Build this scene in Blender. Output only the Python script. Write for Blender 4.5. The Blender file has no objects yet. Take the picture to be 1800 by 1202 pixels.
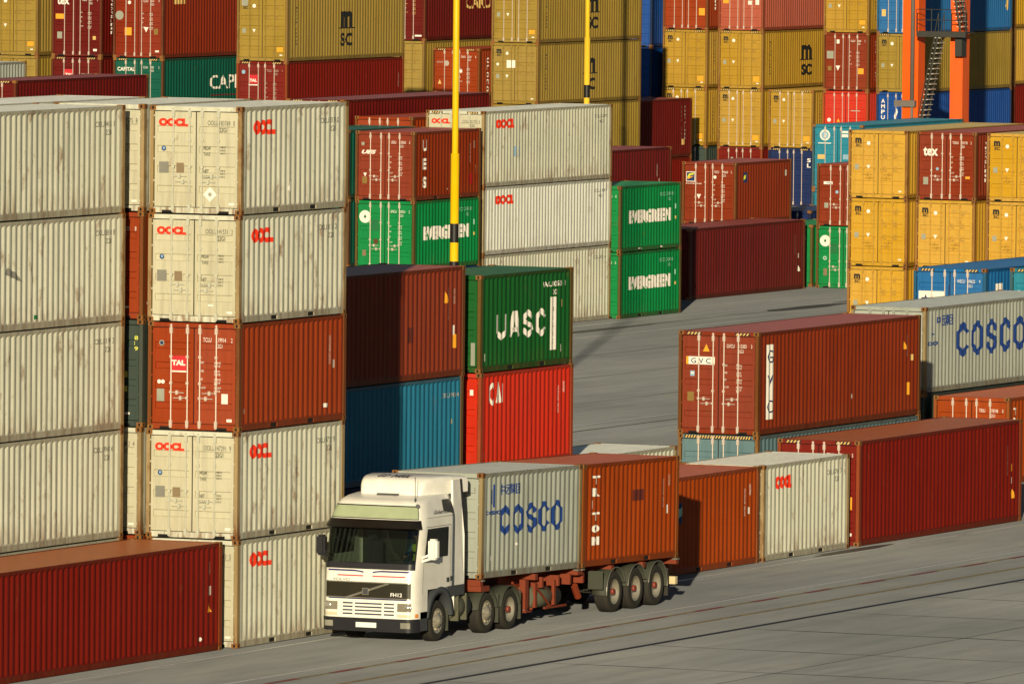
import bpy, bmesh, math, random
from mathutils import Vector, Matrix
random.seed(7)
SC = bpy.context.scene
COL = SC.collection
R = math.radians

# ------------------------------------------------------------------ camera
F_PX, YAW, PITCH, ROLL, CAM_H = 18762.6, 0.420295, 0.051671, 0.009979, 20.585
cd = bpy.data.cameras.new('camera')
cd.sensor_width = 36.0
cd.lens = F_PX / 1800.0 * 36.0
cd.clip_start = 5.0
cd.clip_end = 3000.0
cam = bpy.data.objects.new('camera', cd)
COL.objects.link(cam)
fwd = Vector((math.cos(YAW) * math.cos(PITCH), math.sin(YAW) * math.cos(PITCH), -math.sin(PITCH)))
rt0 = Vector((math.sin(YAW), -math.cos(YAW), 0))
up0 = rt0.cross(fwd)
rt = rt0 * math.cos(ROLL) + up0 * math.sin(ROLL)
up = up0 * math.cos(ROLL) - rt0 * math.sin(ROLL)
m = Matrix.Identity(4)
for i in range(3):
    m[i][0], m[i][1], m[i][2] = rt[i], up[i], -fwd[i]
m[2][3] = CAM_H
cam.matrix_world = m
SC.camera = cam

# ------------------------------------------------------------------ light
SUN_EL = 10.0          # degrees above the horizon
SUN_DIR = 20.0        # light travels towards +X, turned this much to +Y
w = bpy.data.worlds.new('World'); SC.world = w; w.use_nodes = True
nt = w.node_tree
bg = nt.nodes['Background']
sky = nt.nodes.new('ShaderNodeTexSky')
sky.sky_type = 'NISHITA'; sky.sun_disc = False
sky.sun_elevation = R(SUN_EL)
sky.sun_rotation = R(270 - SUN_DIR)
sky.air_density = 1.0; sky.dust_density = 0.6; sky.ozone_density = 1.5
nt.links.new(sky.outputs[0], bg.inputs[0])
bg.inputs[1].default_value = 0.05
sd = bpy.data.lights.new('sun', 'SUN'); sd.energy = 5.0; sd.angle = R(0.5); sd.color = (1.0, 0.86, 0.60)
sun = bpy.data.objects.new('sun', sd); COL.objects.link(sun)
d = Vector((math.cos(R(SUN_DIR)) * math.cos(R(SUN_EL)), math.sin(R(SUN_DIR)) * math.cos(R(SUN_EL)), -math.sin(R(SUN_EL))))
sun.rotation_euler = d.to_track_quat('-Z', 'Y').to_euler()
sun.location = (200, 60, 80)
SC.view_settings.view_transform = 'Standard'
SC.view_settings.look = 'None'
SC.view_settings.gamma = 1
SC.view_settings.exposure = 0.0

# ------------------------------------------------------------------ materials
MATS = {}
def nodes(name):
    mt = bpy.data.materials.new(name); mt.use_nodes = True
    t = mt.node_tree
    return mt, t, t.nodes, t.links, t.nodes['Principled BSDF']

def simple(name, col, rough=0.6, metal=0.0, spec=0.4):
    if name in MATS: return MATS[name]
    mt, t, n, l, p = nodes(name)
    p.inputs['Roughness'].default_value = rough
    p.inputs['Metallic'].default_value = metal
    p.inputs['Specular IOR Level'].default_value = spec
    tc = n.new('ShaderNodeTexCoord'); no = n.new('ShaderNodeTexNoise')
    no.inputs['Scale'].default_value = 3.0; no.inputs['Detail'].default_value = 6
    l.new(tc.outputs['Object'], no.inputs['Vector'])
    mx = n.new('ShaderNodeMix'); mx.data_type = 'RGBA'
    mx.inputs[6].default_value = (*[c * 0.8 for c in col], 1); mx.inputs[7].default_value = (*[min(1, c * 1.15) for c in col], 1)
    l.new(no.outputs[0], mx.inputs[0]); l.new(mx.outputs[2], p.inputs['Base Color'])
    MATS[name] = mt
    return mt

RUST = (0.165, 0.062, 0.018)
def paint(name, col, rust=0.3, rough=0.62, dirt=0.5, pale=0.0, spec=0.22):
    """weathered container paint: faded clouds, vertical streaks, rust spots"""
    if name in MATS: return MATS[name]
    mt, t, n, l, p = nodes(name)
    p.inputs['Roughness'].default_value = rough
    p.inputs['Specular IOR Level'].default_value = spec
    tc = n.new('ShaderNodeTexCoord'); oi = n.new('ShaderNodeObjectInfo')
    sc = n.new('ShaderNodeVectorMath'); sc.operation = 'SCALE'
    l.new(oi.outputs['Location'], sc.inputs[0]); sc.inputs['Scale'].default_value = 3.17
    ad = n.new('ShaderNodeVectorMath'); ad.operation = 'ADD'
    l.new(tc.outputs['Object'], ad.inputs[0]); l.new(sc.outputs[0], ad.inputs[1])
    def noise(scale, mapping=None, detail=5, rough_=0.6):
        no = n.new('ShaderNodeTexNoise'); no.inputs['Scale'].default_value = scale
        no.inputs['Detail'].default_value = detail; no.inputs['Roughness'].default_value = rough_
        src = ad.outputs[0]
        if mapping:
            mp = n.new('ShaderNodeMapping'); mp.inputs['Scale'].default_value = mapping
            l.new(src, mp.inputs[0]); src = mp.outputs[0]
        l.new(src, no.inputs['Vector']); return no.outputs[0]
    def ramp(src, a, b, lo=0.0, hi=1.0):
        r = n.new('ShaderNodeMapRange'); r.clamp = True
        r.inputs[1].default_value = a; r.inputs[2].default_value = b
        r.inputs[3].default_value = lo; r.inputs[4].default_value = hi
        l.new(src, r.inputs[0]); return r.outputs[0]
    def mix(fac, a, b, blend='MIX'):
        x = n.new('ShaderNodeMix'); x.data_type = 'RGBA'; x.blend_type = blend
        if isinstance(fac, float): x.inputs[0].default_value = fac
        else: l.new(fac, x.inputs[0])
        for k, v in ((6, a), (7, b)):
            if isinstance(v, tuple): x.inputs[k].default_value = (*v, 1)
            else: l.new(v, x.inputs[k])
        return x.outputs[2]
    # every container has faded a little differently
    hs = n.new('ShaderNodeHueSaturation')
    hs.inputs['Color'].default_value = (*col, 1)
    l.new(ramp(oi.outputs['Random'], 0, 1, 0.94, 1.06), hs.inputs['Saturation'])
    l.new(ramp(oi.outputs['Random'], 0, 1, 1.05, 0.95), hs.inputs['Value'])
    base = hs.outputs[0]
    fade = tuple(min(1, c * 1.15 + pale) for c in col)
    c1 = mix(ramp(noise(0.55), 0.35, 0.7, 0, 0.75), base, fade)
    c2 = mix(ramp(noise(1.0, (6, 6, 0.35), 4), 0.48, 0.72, 0, 0.75 * dirt), c1, tuple(c * 0.42 for c in col))
    c3 = mix(ramp(noise(9.0, (1, 1, 0.6), 6), 0.3, 0.8, 0.0, 0.35 * dirt), c2, tuple(c * 0.62 for c in col))
    out = c3
    if rust > 0:
        spot = ramp(noise(2.2, (1, 1, 0.5), 9, 0.7), 0.63 - 0.12 * rust, 0.70, 0, min(1, 0.25 + rust))
        sep = n.new('ShaderNodeSeparateXYZ'); l.new(tc.outputs['Object'], sep.inputs[0])
        low = ramp(sep.outputs[2], 0.1, 0.75, 1, 0)
        nz = ramp(noise(5.0, (1.5, 1.5, 0.2), 6), 0.45, 0.62, 0, 1)
        mu = n.new('ShaderNodeMath'); mu.operation = 'MULTIPLY'; l.new(low, mu.inputs[0]); l.new(nz, mu.inputs[1])
        mu2 = n.new('ShaderNodeMath'); mu2.operation = 'MULTIPLY'; l.new(mu.outputs[0], mu2.inputs[0]); mu2.inputs[1].default_value = min(1, rust * 1.3)
        mxm = n.new('ShaderNodeMath'); mxm.operation = 'MAXIMUM'; l.new(spot, mxm.inputs[0]); l.new(mu2.outputs[0], mxm.inputs[1])
        out = mix(mxm.outputs[0], c3, RUST)
    l.new(out, p.inputs['Base Color'])
    bp = n.new('ShaderNodeBump'); bp.inputs['Strength'].default_value = 0.25; bp.inputs['Distance'].default_value = 0.03
    l.new(noise(3.0), bp.inputs['Height']); l.new(bp.outputs[0], p.inputs['Normal'])
    MATS[name] = mt
    return mt

COLS = {  # sheet colour, frame colour, rust of sheet, rust of frame
 'cream':   ((0.56, 0.56, 0.45), (0.33, 0.235, 0.11), 0.55, 1.0),
 'white':   ((0.66, 0.67, 0.60), (0.38, 0.31, 0.17), 0.22, 0.8),
 'grey':    ((0.33, 0.355, 0.31), (0.28, 0.21, 0.10), 0.15, 0.8),
 'tal':     ((0.26, 0.036, 0.006), (0.17, 0.052, 0.012), 0.15, 0.7),
 'rusty':   ((0.20, 0.022, 0.006), (0.12, 0.03, 0.01), 0.12, 0.5),
 'brown':   ((0.20, 0.026, 0.006), (0.15, 0.050, 0.012), 0.15, 0.6),
 'maroon':  ((0.11, 0.006, 0.004), (0.12, 0.026, 0.010), 0.08, 0.4),
 'darkred': ((0.155, 0.007, 0.002), (0.24, 0.045, 0.010), 0.04, 0.4),
 'orange':  ((0.30, 0.046, 0.004), (0.27, 0.070, 0.012), 0.10, 0.5),
 'red':     ((0.50, 0.022, 0.006), (0.34, 0.055, 0.012), 0.10, 0.6),
 'pink':    ((0.36, 0.085, 0.05), (0.25, 0.06, 0.03), 0.1, 0.4),
 'green':   ((0.002, 0.20, 0.050), (0.10, 0.08, 0.02), 0.06, 0.6),
 'dkgreen': ((0.004, 0.085, 0.013), (0.12, 0.075, 0.015), 0.12, 0.8),
 'pine':    ((0.004, 0.085, 0.055), (0.10, 0.045, 0.018), 0.05, 0.4),
 'slate':   ((0.040, 0.060, 0.050), (0.06, 0.07, 0.055), 0.05, 0.3),
 'blue':    ((0.018, 0.155, 0.26), (0.14, 0.085, 0.03), 0.10, 0.7),
 'royal':   ((0.008, 0.060, 0.27), (0.02, 0.04, 0.10), 0.05, 0.3),
 'navy':    ((0.008, 0.020, 0.09), (0.015, 0.02, 0.06), 0.03, 0.3),
 'sky':     ((0.012, 0.12, 0.33), (0.02, 0.10, 0.20), 0.04, 0.4),
 'teal':    ((0.012, 0.19, 0.28), (0.04, 0.10, 0.12), 0.04, 0.4),
 'greyblue':((0.105, 0.18, 0.20), (0.21, 0.11, 0.035), 0.06, 0.8),
 'yellow':  ((0.50, 0.285, 0.030), (0.30, 0.14, 0.03), 0.06, 0.8),
 'yellow_dim':   ((0.38, 0.225, 0.028), (0.26, 0.14, 0.03), 0.08, 0.7),  # the yellow paint again, dimmed in colour for weaker light on the far block
 'tan':     ((0.29, 0.195, 0.036), (0.22, 0.13, 0.03), 0.08, 0.6),  # yellow darkened further: dim light of the far wall put into the paint
}
def cmat(col, kind):
    sheet, frame, rs, rf = COLS[col]
    if kind == 'sheet': return paint('paint_' + col, sheet, rs)
    if kind == 'door' and col in ('cream', 'white'): return paint('paint_door_' + col, tuple(c * k for c, k in zip(sheet, (0.88, 0.84, 0.76))), rs * 0.3, dirt=0.45)
    if kind == 'door': return paint('paint_door_' + col, tuple(c * 1.04 for c in sheet), rs * 0.25, dirt=0.35)
    if kind == 'roof':
        rc = ROOFC.get(col, tuple(min(1, c * 0.95 + 0.02) for c in sheet))
        return paint('paint_roof_' + col, rc, rs * 0.6, rough=0.36, spec=0.6)
    if kind == 'rail': return paint('paint_rail_' + col, tuple(a * 0.62 + b * 0.22 for a, b in zip(sheet, frame)), rf * 0.35, dirt=0.8)
    return paint('paint_frame_' + col, frame, rf, dirt=0.8)
ROOFC = {'cream': (0.62, 0.63, 0.58), 'white': (0.66, 0.67, 0.63), 'grey': (0.40, 0.43, 0.42), 'darkred': (0.27, 0.075, 0.022), 'maroon': (0.20, 0.05, 0.045), 'brown': (0.27, 0.07, 0.055), 'orange': (0.36, 0.09, 0.04), 'tan': (0.38, 0.30, 0.13), 'yellow': (0.44, 0.33, 0.13)}  # roof colours; most have the reflected sky's pale, cool tint painted in

CAST = paint('cast_steel', (0.24, 0.105, 0.028), 0.5)
DARK = simple('black_gap', (0.008, 0.007, 0.006), 0.9)
GALV = simple('galvanised_bar', (0.62, 0.52, 0.44), 0.45, 0.2)
def flat(name, col, rough=0.6):
    return simple('mark_' + name, col, rough)
MK = {'white': flat('white', (0.80, 0.76, 0.68)), 'black': flat('black', (0.012, 0.012, 0.012)),
      'oocl': flat('oocl', (0.80, 0.035, 0.008)), 'ink': flat('ink', (0.05, 0.055, 0.045)), 'cosco': flat('cosco', (0.010, 0.045, 0.22)),
      'red': flat('red', (0.55, 0.02, 0.03)), 'amber': flat('amber', (0.85, 0.36, 0.02)), 'gold': flat('gold', (0.66, 0.44, 0.14)),
      'steel': flat('steel', (0.20, 0.20, 0.17)), 'bronze': flat('bronze', (0.22, 0.16, 0.09)), 'lightblue': flat('lightblue', (0.25, 0.42, 0.55)),
      'yellowtext': flat('yellowtext', (0.62, 0.62, 0.10)), 'olive': flat('olive', (0.23, 0.14, 0.03)), 'ash': flat('ash', (0.30, 0.31, 0.25)),
      'patch': flat('patch', (0.10, 0.016, 0.01)), 'faint': flat('faint', (0.36, 0.22, 0.05)), 'rednew': flat('rednew', (0.30, 0.004, 0.004)),
      'dimwhite': flat('dimwhite', (0.42, 0.36, 0.30)), 'mint': flat('mint', (0.30, 0.55, 0.45)), 'plum': flat('plum', (0.12, 0.02, 0.02)),
      'oldpatch': flat('oldpatch', (0.006, 0.14, 0.04)), 'rustmark': flat('rustmark', (0.10, 0.035, 0.01)), 'navy': flat('navy', (0.01, 0.03, 0.11)),
      'lime': flat('lime', (0.60, 0.62, 0.05))}

# ------------------------------------------------------------------ mesh helpers
def BM(): return bmesh.new()
def box(bm, x0, x1, y0, y1, z0, z1, mi=0):
    v = [bm.verts.new(p) for p in ((x0, y0, z0), (x1, y0, z0), (x1, y1, z0), (x0, y1, z0), (x0, y0, z1), (x1, y0, z1), (x1, y1, z1), (x0, y1, z1))]
    for f in ((0, 3, 2, 1), (4, 5, 6, 7), (0, 1, 5, 4), (1, 2, 6, 5), (2, 3, 7, 6), (3, 0, 4, 7)):
        fc = bm.faces.new([v[i] for i in f]); fc.material_index = mi
    return v
def tube(bm, a, b, r, seg=6, mi=0, r2=None, caps=True):
    a, b = Vector(a), Vector(b); r2 = r if r2 is None else r2
    d = (b - a).normalized(); q = d.to_track_quat('Z', 'Y')
    A, B = [], []
    for i in range(seg):
        t = 2 * math.pi * i / seg; o = q @ Vector((math.cos(t), math.sin(t), 0))
        A.append(bm.verts.new(a + o * r)); B.append(bm.verts.new(b + o * r2))
    for i in range(seg):
        j = (i + 1) % seg; f = bm.faces.new((A[i], A[j], B[j], B[i])); f.material_index = mi; f.smooth = seg > 8
    if caps:
        bm.faces.new(A[::-1]).material_index = mi; bm.faces.new(B).material_index = mi
def lathe(bm, prof, axis_y, cx, cz, seg=28, mi=0, smooth=True):
    """prof: list of (radius, y) revolved about a line along Y through (cx, cz)"""
    rings = []
    for r, y in prof:
        rings.append([bm.verts.new((cx + r * math.cos(2 * math.pi * i / seg), axis_y + y, cz + r * math.sin(2 * math.pi * i / seg))) for i in range(seg)])
    for a, b in zip(rings, rings[1:]):
        for i in range(seg):
            j = (i + 1) % seg; f = bm.faces.new((a[i], b[i], b[j], a[j])); f.material_index = mi; f.smooth = smooth
    return rings
def to_mesh(bm, name, mats):
    me = bpy.data.meshes.new(name); bmesh.ops.recalc_face_normals(bm, faces=bm.faces); bm.to_mesh(me); bm.free()
    for mt in (mats if isinstance(mats, (list, tuple)) else [mats]): me.materials.append(mt)
    return me
def link(name, me, parent=None):
    o = bpy.data.objects.new(name, me); COL.objects.link(o)
    if parent: o.parent = parent
    return o
def obj(name, bm, mats, parent=None): return link(name, to_mesh(bm, name, mats), parent)
def tag(o, label, cat, group=None, kind=None):
    o['label'] = label
    if cat: o['category'] = cat
    if group: o['group'] = group
    if kind: o['kind'] = kind
    return o
def empty(name, loc, label, cat, group=None):
    o = bpy.data.objects.new(name, None); COL.objects.link(o); o.location = loc
    o.empty_display_size = 0.3
    return tag(o, label, cat, group)

# ------------------------------------------------------------------ lettering
_tc = {}
def text_geo(s, bold=0.0, spacing=1.0, shear=0.0):
    key = (s, bold, spacing, shear)
    if key in _tc: return _tc[key]
    c = bpy.data.curves.new('lettering', 'FONT'); c.body = s; c.offset = bold; c.space_character = spacing; c.shear = shear
    c.resolution_u = 3
    o = bpy.data.objects.new('lettering', c); COL.objects.link(o); bpy.context.view_layer.update()
    me = bpy.data.meshes.new_from_object(o)
    vs = [(v.co.x, v.co.y) for v in me.vertices]; fs = [tuple(p.vertices) for p in me.polygons]
    bpy.data.objects.remove(o); bpy.data.curves.remove(c); bpy.data.meshes.remove(me)
    if vs:
        x0 = min(v[0] for v in vs); x1 = max(v[0] for v in vs); y0 = min(v[1] for v in vs); y1 = max(v[1] for v in vs)
        vs = [((x - x0), (y - y0)) for x, y in vs]
    else: x0 = x1 = y0 = y1 = 0
    _tc[key] = (vs, fs, x1 - x0, y1 - y0)
    return _tc[key]
def stroke_geo(word, w=0.62, h=1.0, t=0.2, gap=0.16):
    """blocky chamfered capitals drawn as thick strokes; only the letters needed"""
    c = 0.27
    G = {'U': [[(0, h), (0, c), (c, 0), (w - c, 0), (w, c), (w, h)]], 'A': [[(0, 0), (w * 0.36, h), (w * 0.64, h), (w, 0)], [(w * 0.2, h * 0.3), (w * 0.8, h * 0.3)]], 'I': [[(w * 0.12, 0), (w * 0.12, h)]],
         'C': [[(w, h - c * 1.1), (w - c, h), (c, h), (0, h - c), (0, c), (c, 0), (w - c, 0), (w, c * 1.1)]],
         'O': [[(c, 0), (0, c), (0, h - c), (c, h), (w - c, h), (w, h - c), (w, c), (w - c, 0), (c, 0)]],
         'S': [[(w, h - c), (w - c, h), (c, h), (0, h - c), (0.02, h * 0.62), (w - 0.02, h * 0.38), (w, c), (w - c, 0), (c, 0), (0, c)]]}
    vs, fs = [], []; ox = 0
    for ch in word:
        for pl in G[ch]:
            closed = pl[0] == pl[-1]; n = len(pl)
            L, Rr = [], []
            for i, p in enumerate(pl):
                p = Vector(p)
                a = Vector(pl[i - 1]) if i > 0 else (Vector(pl[n - 2]) if closed else None)
                b = Vector(pl[i + 1]) if i < n - 1 else (Vector(pl[1]) if closed else None)
                d1 = (p - a).normalized() if a is not None else (b - p).normalized()
                d2 = (b - p).normalized() if b is not None else (p - a).normalized()
                nn = (Vector((-d1.y, d1.x)) + Vector((-d2.y, d2.x))).normalized()
                k = t / 2 / max(0.5, nn.dot(Vector((-d1.y, d1.x))))
                L.append(p + nn * k); Rr.append(p - nn * k)
            b0 = len(vs)
            for a_, b_ in zip(L, Rr): vs += [(a_.x + ox, a_.y), (b_.x + ox, b_.y)]
            for i in range(n - 1): fs.append((b0 + 2 * i, b0 + 2 * i + 1, b0 + 2 * i + 3, b0 + 2 * i + 2))
        ox += w + t + gap
    return vs, fs, ox - gap, h
# corrugated side profile ------------------------------------------------------
PER = 0.278
def side_breaks(L):
    x0, x1 = 0.17, L - 0.17; n = int((x1 - x0) / PER); m0 = (x1 - x0 - n * PER) / 2
    pts = [(x0, 0.018)]
    x = x0 + m0
    for i in range(n):
        pts += [(x + 0.036, 0.018), (x + 0.104, 0.054), (x + 0.174, 0.054), (x + 0.242, 0.018)]
        x += PER
    pts.append((x1, 0.018))
    return pts
def side_y(br, x):
    if x <= br[0][0]: return br[0][1]
    for (a, ya), (b, yb) in zip(br, br[1:]):
        if x <= b: return ya + (yb - ya) * (x - a) / max(1e-6, b - a)
    return br[-1][1]

def geo_for(spec):
    """spec -> (verts2d, faces) in face coordinates, already placed; u to the right, v up"""
    k = spec[0]
    if k == 'T':      # text: string, u, v(bottom), height, colour, options
        _, s, u, v, h, col, o = (*spec, {}) if len(spec) == 6 else spec
        vs, fs, wd, ht = text_geo(s, o.get('bold', 0.02), o.get('sp', 1.0), o.get('shear', 0.0))
        if not vs: return [], [], col
        sy = h / max(ht, 0.01); sx = sy * o.get('sx', 1.0)
        if 'w' in o: sx = o['w'] / wd
        if o.get('center'): u = u - wd * sx / 2
        if o.get('rot'):   # reads downwards
            return [(u + y * sy, v - x * sx) for x, y in vs], fs, col
        return [(u + x * sx, v + y * sy) for x, y in vs], fs, col
    if k == 'K':      # block letters
        _, s, u, v, h, wd, col = spec
        vs, fs, w0, h0 = stroke_geo(s); return [(u + x * wd / w0, v + y * h / h0) for x, y in vs], fs, col
    if k == 'V':      # vertical run of upright letters
        _, s, u, v, h, col, o = spec
        vs, fs = [], []
        for i, ch in enumerate(s):
            a, b, wd, ht = text_geo(ch, o.get('bold', 0.03)); n0 = len(vs)
            if not a: continue
            s1 = o.get('w', h * 0.7) / max(wd, 0.01) if wd > 0.3 else h / ht * 0.6
            vs += [(u + x * s1, v - i * h * o.get('step', 1.3) + y * h / ht) for x, y in a]; fs += [tuple(q + n0 for q in f) for f in b]
        return vs, fs, col
    if k == 'R':
        _, u, v, wd, h, col = spec; return [(u, v), (u + wd, v), (u + wd, v + h), (u, v + h)], [(0, 1, 2, 3)], col
    if k == 'D':
        _, u, v, r, col = spec; n = 14
        return [(u + r * math.cos(2 * math.pi * i / n), v + r * 1.0 * math.sin(2 * math.pi * i / n)) for i in range(n)], [tuple(range(n))], col
    if k == 'P':
        _, pts, col = spec; return pts, [tuple(range(len(pts)))], col
    if k == 'H':      # row of slanted hazard bars
        _, u, v, wd, h, n, col = spec; vs, fs = [], []; st = wd / n
        for i in range(n):
            a = u + i * st; vs += [(a, v), (a + st * 0.5, v), (a + st * 0.95, v + h), (a + st * 0.45, v + h)]; fs.append((4 * i, 4 * i + 1, 4 * i + 2, 4 * i + 3))
        return vs, fs, col

def decals(specs, place, name, parent, cuts=None, lift=None, layer=0.0):
    """every spec list entry becomes geometry; one mesh per colour"""
    by = {}
    for k, s in enumerate(specs):
        vs, fs, col = geo_for(s)
        if vs: by.setdefault(col, []).append((vs, fs, k))
    for col, parts in by.items():
        bm = BM()
        for vs, fs, k in parts:
            V = [bm.verts.new((x, 0.0012 * (k % 9) , y)) for x, y in vs]
            for f in fs:
                try: bm.faces.new([V[i] for i in f])
                except ValueError: pass
        if cuts:
            bmesh.ops.triangulate(bm, faces=bm.faces)
            xs = [v.co.x for v in bm.verts]; a, b = min(xs), max(xs)
            for x, _ in cuts:
                if a < x < b: bmesh.ops.bisect_plane(bm, geom=bm.verts[:] + bm.edges[:] + bm.faces[:], plane_co=(x, 0, 0), plane_no=(1, 0, 0))
        for v in bm.verts: v.co = place(v.co.x, v.co.y, v.co.z)
        me = bpy.data.meshes.new(name); bm.to_mesh(me); bm.free(); me.materials.append(MK[col])
        link(name, me, parent)

# ------------------------------------------------------------------ container parts (meshes shared between alike containers)
S, HC, L2, L4, L45, W = 2.591, 2.896, 6.058, 12.192, 13.716, 2.438
_mc = {}
def cached(key, fn):
    if key not in _mc: _mc[key] = fn()
    return _mc[key]
def m_frame(L, H, col, casts):
    bm = BM(); e = 0.0015
    zc = 0.118
    for x0, x1 in ((0.003, 0.145), (L - 0.145, L - 0.003)):
        for y0, y1 in ((0.004, 0.095), (W - 0.095, W - 0.004)):
            box(bm, x0, x1, y0, y1, zc + e, H - zc - e)
    for y0, y1 in ((0.008, 0.055), (W - 0.055, W - 0.008)):     # rails
        if L < 7:
            c = L / 2; pk = [(c - 1.22, c - 0.86), (c + 0.86, c + 1.22)]
            xs = [0.16, pk[0][0], pk[0][1], pk[1][0], pk[1][1], L - 0.16]
            for a, b in ((xs[0], xs[1]), (xs[2], xs[3]), (xs[4], xs[5])): box(bm, a, b, y0, y1, 0.022, 0.165, 3)
            for a, b in pk:
                box(bm, a, b, y0, y1, 0.135, 0.165, 3)
                box(bm, a, b, y0, y1, 0.022, 0.034, 3)
                box(bm, a, b, (y0 + 0.03 if y0 < 1 else y0), (y1 + 0.03 if y0 < 1 else y1 - 0.03), 0.034, 0.135, 1)
        else:
            box(bm, 0.16, L - 0.16, y0, y1, 0.022, 0.165, 3)
        box(bm, 0.16, L - 0.16, y0, y1, H - 0.095, H - 0.018, 3)
    for x0, x1 in ((0.006, 0.09), (L - 0.09, L - 0.006)):       # header, sill
        box(bm, x0, x1, 0.11, W - 0.11, H - 0.125, H - 0.018, 4)
        box(bm, x0, x1, 0.11, W - 0.11, 0.022, 0.155, 4)
    for a in (0.33, W - 0.62): box(bm, 0.0015, 0.005, a, a + 0.29, 0.0225, 0.085, 1)
    box(bm, 0.17, L - 0.17, 0.06, W - 0.06, 0.10, 0.14, 1)       # floor
    if not casts:
        for x in (0, L - 0.178):
            for y in (0, W - 0.162):
                for z in (e, H - 0.118): box(bm, x, x + 0.178, y, y + 0.162, z, z + 0.118 - e, 2)
    return to_mesh(bm, 'frame', [cmat(col, 'frame'), DARK, CAST, cmat(col, 'rail'), cmat(col, 'sheet')])
def m_cast():
    bm = BM(); a, b, c = 0.178, 0.162, 0.1165
    box(bm, 0, a, 0, b, 0, c)
    bmesh.ops.bevel(bm, geom=bm.edges[:], offset=0.008, segments=1, affect='EDGES')
    n = 10
    for face in ('x', 'X', 'y', 'Y'):
        vs = []
        for i in range(n):
            t = 2 * math.pi * i / n; uu, vv = 0.03 * math.cos(t), 0.04 * math.sin(t)
            if face == 'x': p = (-0.0012, b / 2 + uu, c / 2 + vv)
            elif face == 'X': p = (a + 0.0012, b / 2 + uu, c / 2 + vv)
            elif face == 'y': p = (a / 2 + uu, -0.0012, c / 2 + vv)
            else: p = (a / 2 + uu, b + 0.0012, c / 2 + vv)
            vs.append(bm.verts.new(p))
        bm.faces.new(vs).material_index = 1
    me = bpy.data.meshes.new('corner_casting'); bm.to_mesh(me); bm.free(); me.materials.append(CAST); me.materials.append(DARK)
    return me
def m_side(L, H, col, far):
    bm = BM(); br = side_breaks(L); z0, z1 = 0.165, H - 0.095; dz = 0.05
    s = -1 if far else 1; base = W if far else 0
    rows = []
    for x, y in br:
        rows.append([bm.verts.new((x, base + s * 0.018, z0)), bm.verts.new((x, base + s * y, z0 + dz)), bm.verts.new((x, base + s * y, z1 - dz)), bm.verts.new((x, base + s * 0.018, z1))])
    for a, b in zip(rows, rows[1:]):
        for i in range(3): bm.faces.new((a[i], b[i], b[i + 1], a[i + 1]))
    return to_mesh(bm, 'side_panel', cmat(col, 'sheet'))
def m_roof(L, H, col):
    bm = BM(); x0, x1 = 0.092, L - 0.092; n = int((x1 - x0) / 0.21); st = (x1 - x0) / n; rows = []
    for i in range(n):
        for f, z in ((0, H - 0.022), (0.42, H - 0.022), (0.5, H - 0.040), (0.92, H - 0.040)):
            x = x0 + (i + f) * st; rows.append([bm.verts.new((x, y, zz)) for y, zz in ((0.058, H - 0.03), (0.14, z), (W - 0.14, z), (W - 0.058, H - 0.03))])
    rows.append([bm.verts.new((x1, y, H - 0.022)) for y in (0.058, 0.14, W - 0.14, W - 0.058)])
    for a, b in zip(rows, rows[1:]):
        for i in range(3): bm.faces.new((a[i], b[i], b[i + 1], a[i + 1]))
    return to_mesh(bm, 'roof', cmat(col, 'roof'))
def m_end(L, H, col):
    bm = BM(); y0, y1 = 0.11, W - 0.11; n = 8; st = (y1 - y0) / n; rows = []
    for i in range(n):
        for f, dx in ((0, 0.02), (0.3, 0.02), (0.5, 0.065), (0.8, 0.065)):
            rows.append([bm.verts.new((L - dx, y0 + (i + f) * st, z)) for z in (0.155, H - 0.125)])
    rows.append([bm.verts.new((L - 0.02, y1, z)) for z in (0.155, H - 0.125)])
    for a, b in zip(rows, rows[1:]): bm.faces.new((a[0], b[0], b[1], a[1]))
    return to_mesh(bm, 'end_wall', cmat(col, 'sheet'))
def m_door(H, col, left):
    bm = BM(); y0, y1 = (W / 2 + 0.016, W - 0.122) if left else (0.122, W / 2 - 0.016)
    z0, z1 = 0.170, H - 0.150
    # outer face with four shallow horizontal pressings; edge frame around
    prof = [(z0, 0.036), (z0 + 0.40, 0.036)]
    nb = 4 if H < 2.7 else 5
    zz = [z0 + 0.18 + (z1 - z0 - 0.36) * (i + 0.5) / nb for i in range(nb)]
    prof = [(z0, 0.036)]
    for z in zz: prof += [(z - 0.085, 0.036), (z - 0.065, 0.068), (z + 0.065, 0.068), (z + 0.085, 0.036)]
    prof.append((z1, 0.036))
    a, b = y0 + 0.07, y1 - 0.07
    rows = [[bm.verts.new((x, y, z)) for y in (a, b)] for z, x in prof]
    for p, q in zip(rows, rows[1:]): bm.faces.new((p[0], p[1], q[1], q[0]))
    box(bm, 0.030, 0.085, y0, a, z0, z1); box(bm, 0.030, 0.085, b, y1, z0, z1)
    box(bm, 0.0325, 0.085, a, b, z1, z1 + 0.003); box(bm, 0.07, 0.085, a, b, z0, z1)
    g = (y0 - 0.016, y0) if left else (y1, y1 + 0.016)
    box(bm, 0.055, 0.085, g[0], g[1], z0, z1, 1)                # rubber seal
    box(bm, 0.070, 0.082, y0, y1, z1 + 0.003, z1 + 0.024, 1); box(bm, 0.070, 0.082, y0, y1, z0 - 0.014, z0, 1)
    g2 = (y1, y1 + 0.012) if left else (y0 - 0.012, y0); box(bm, 0.06, 0.085, g2[0], g2[1], z0, z1, 1)
    hy = (y1 - 0.01, y1 + 0.075) if left else (y0 - 0.075, y0 + 0.01)
    for k in range(5):                                          # hinges
        z = z0 + 0.1 + (z1 - z0 - 0.2) * k / 4; box(bm, 0.012, 0.029, hy[0] + 0.012, hy[1] - 0.012, z - 0.022, z + 0.022)
    return to_mesh(bm, 'door', [cmat(col, 'door'), DARK])
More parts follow.
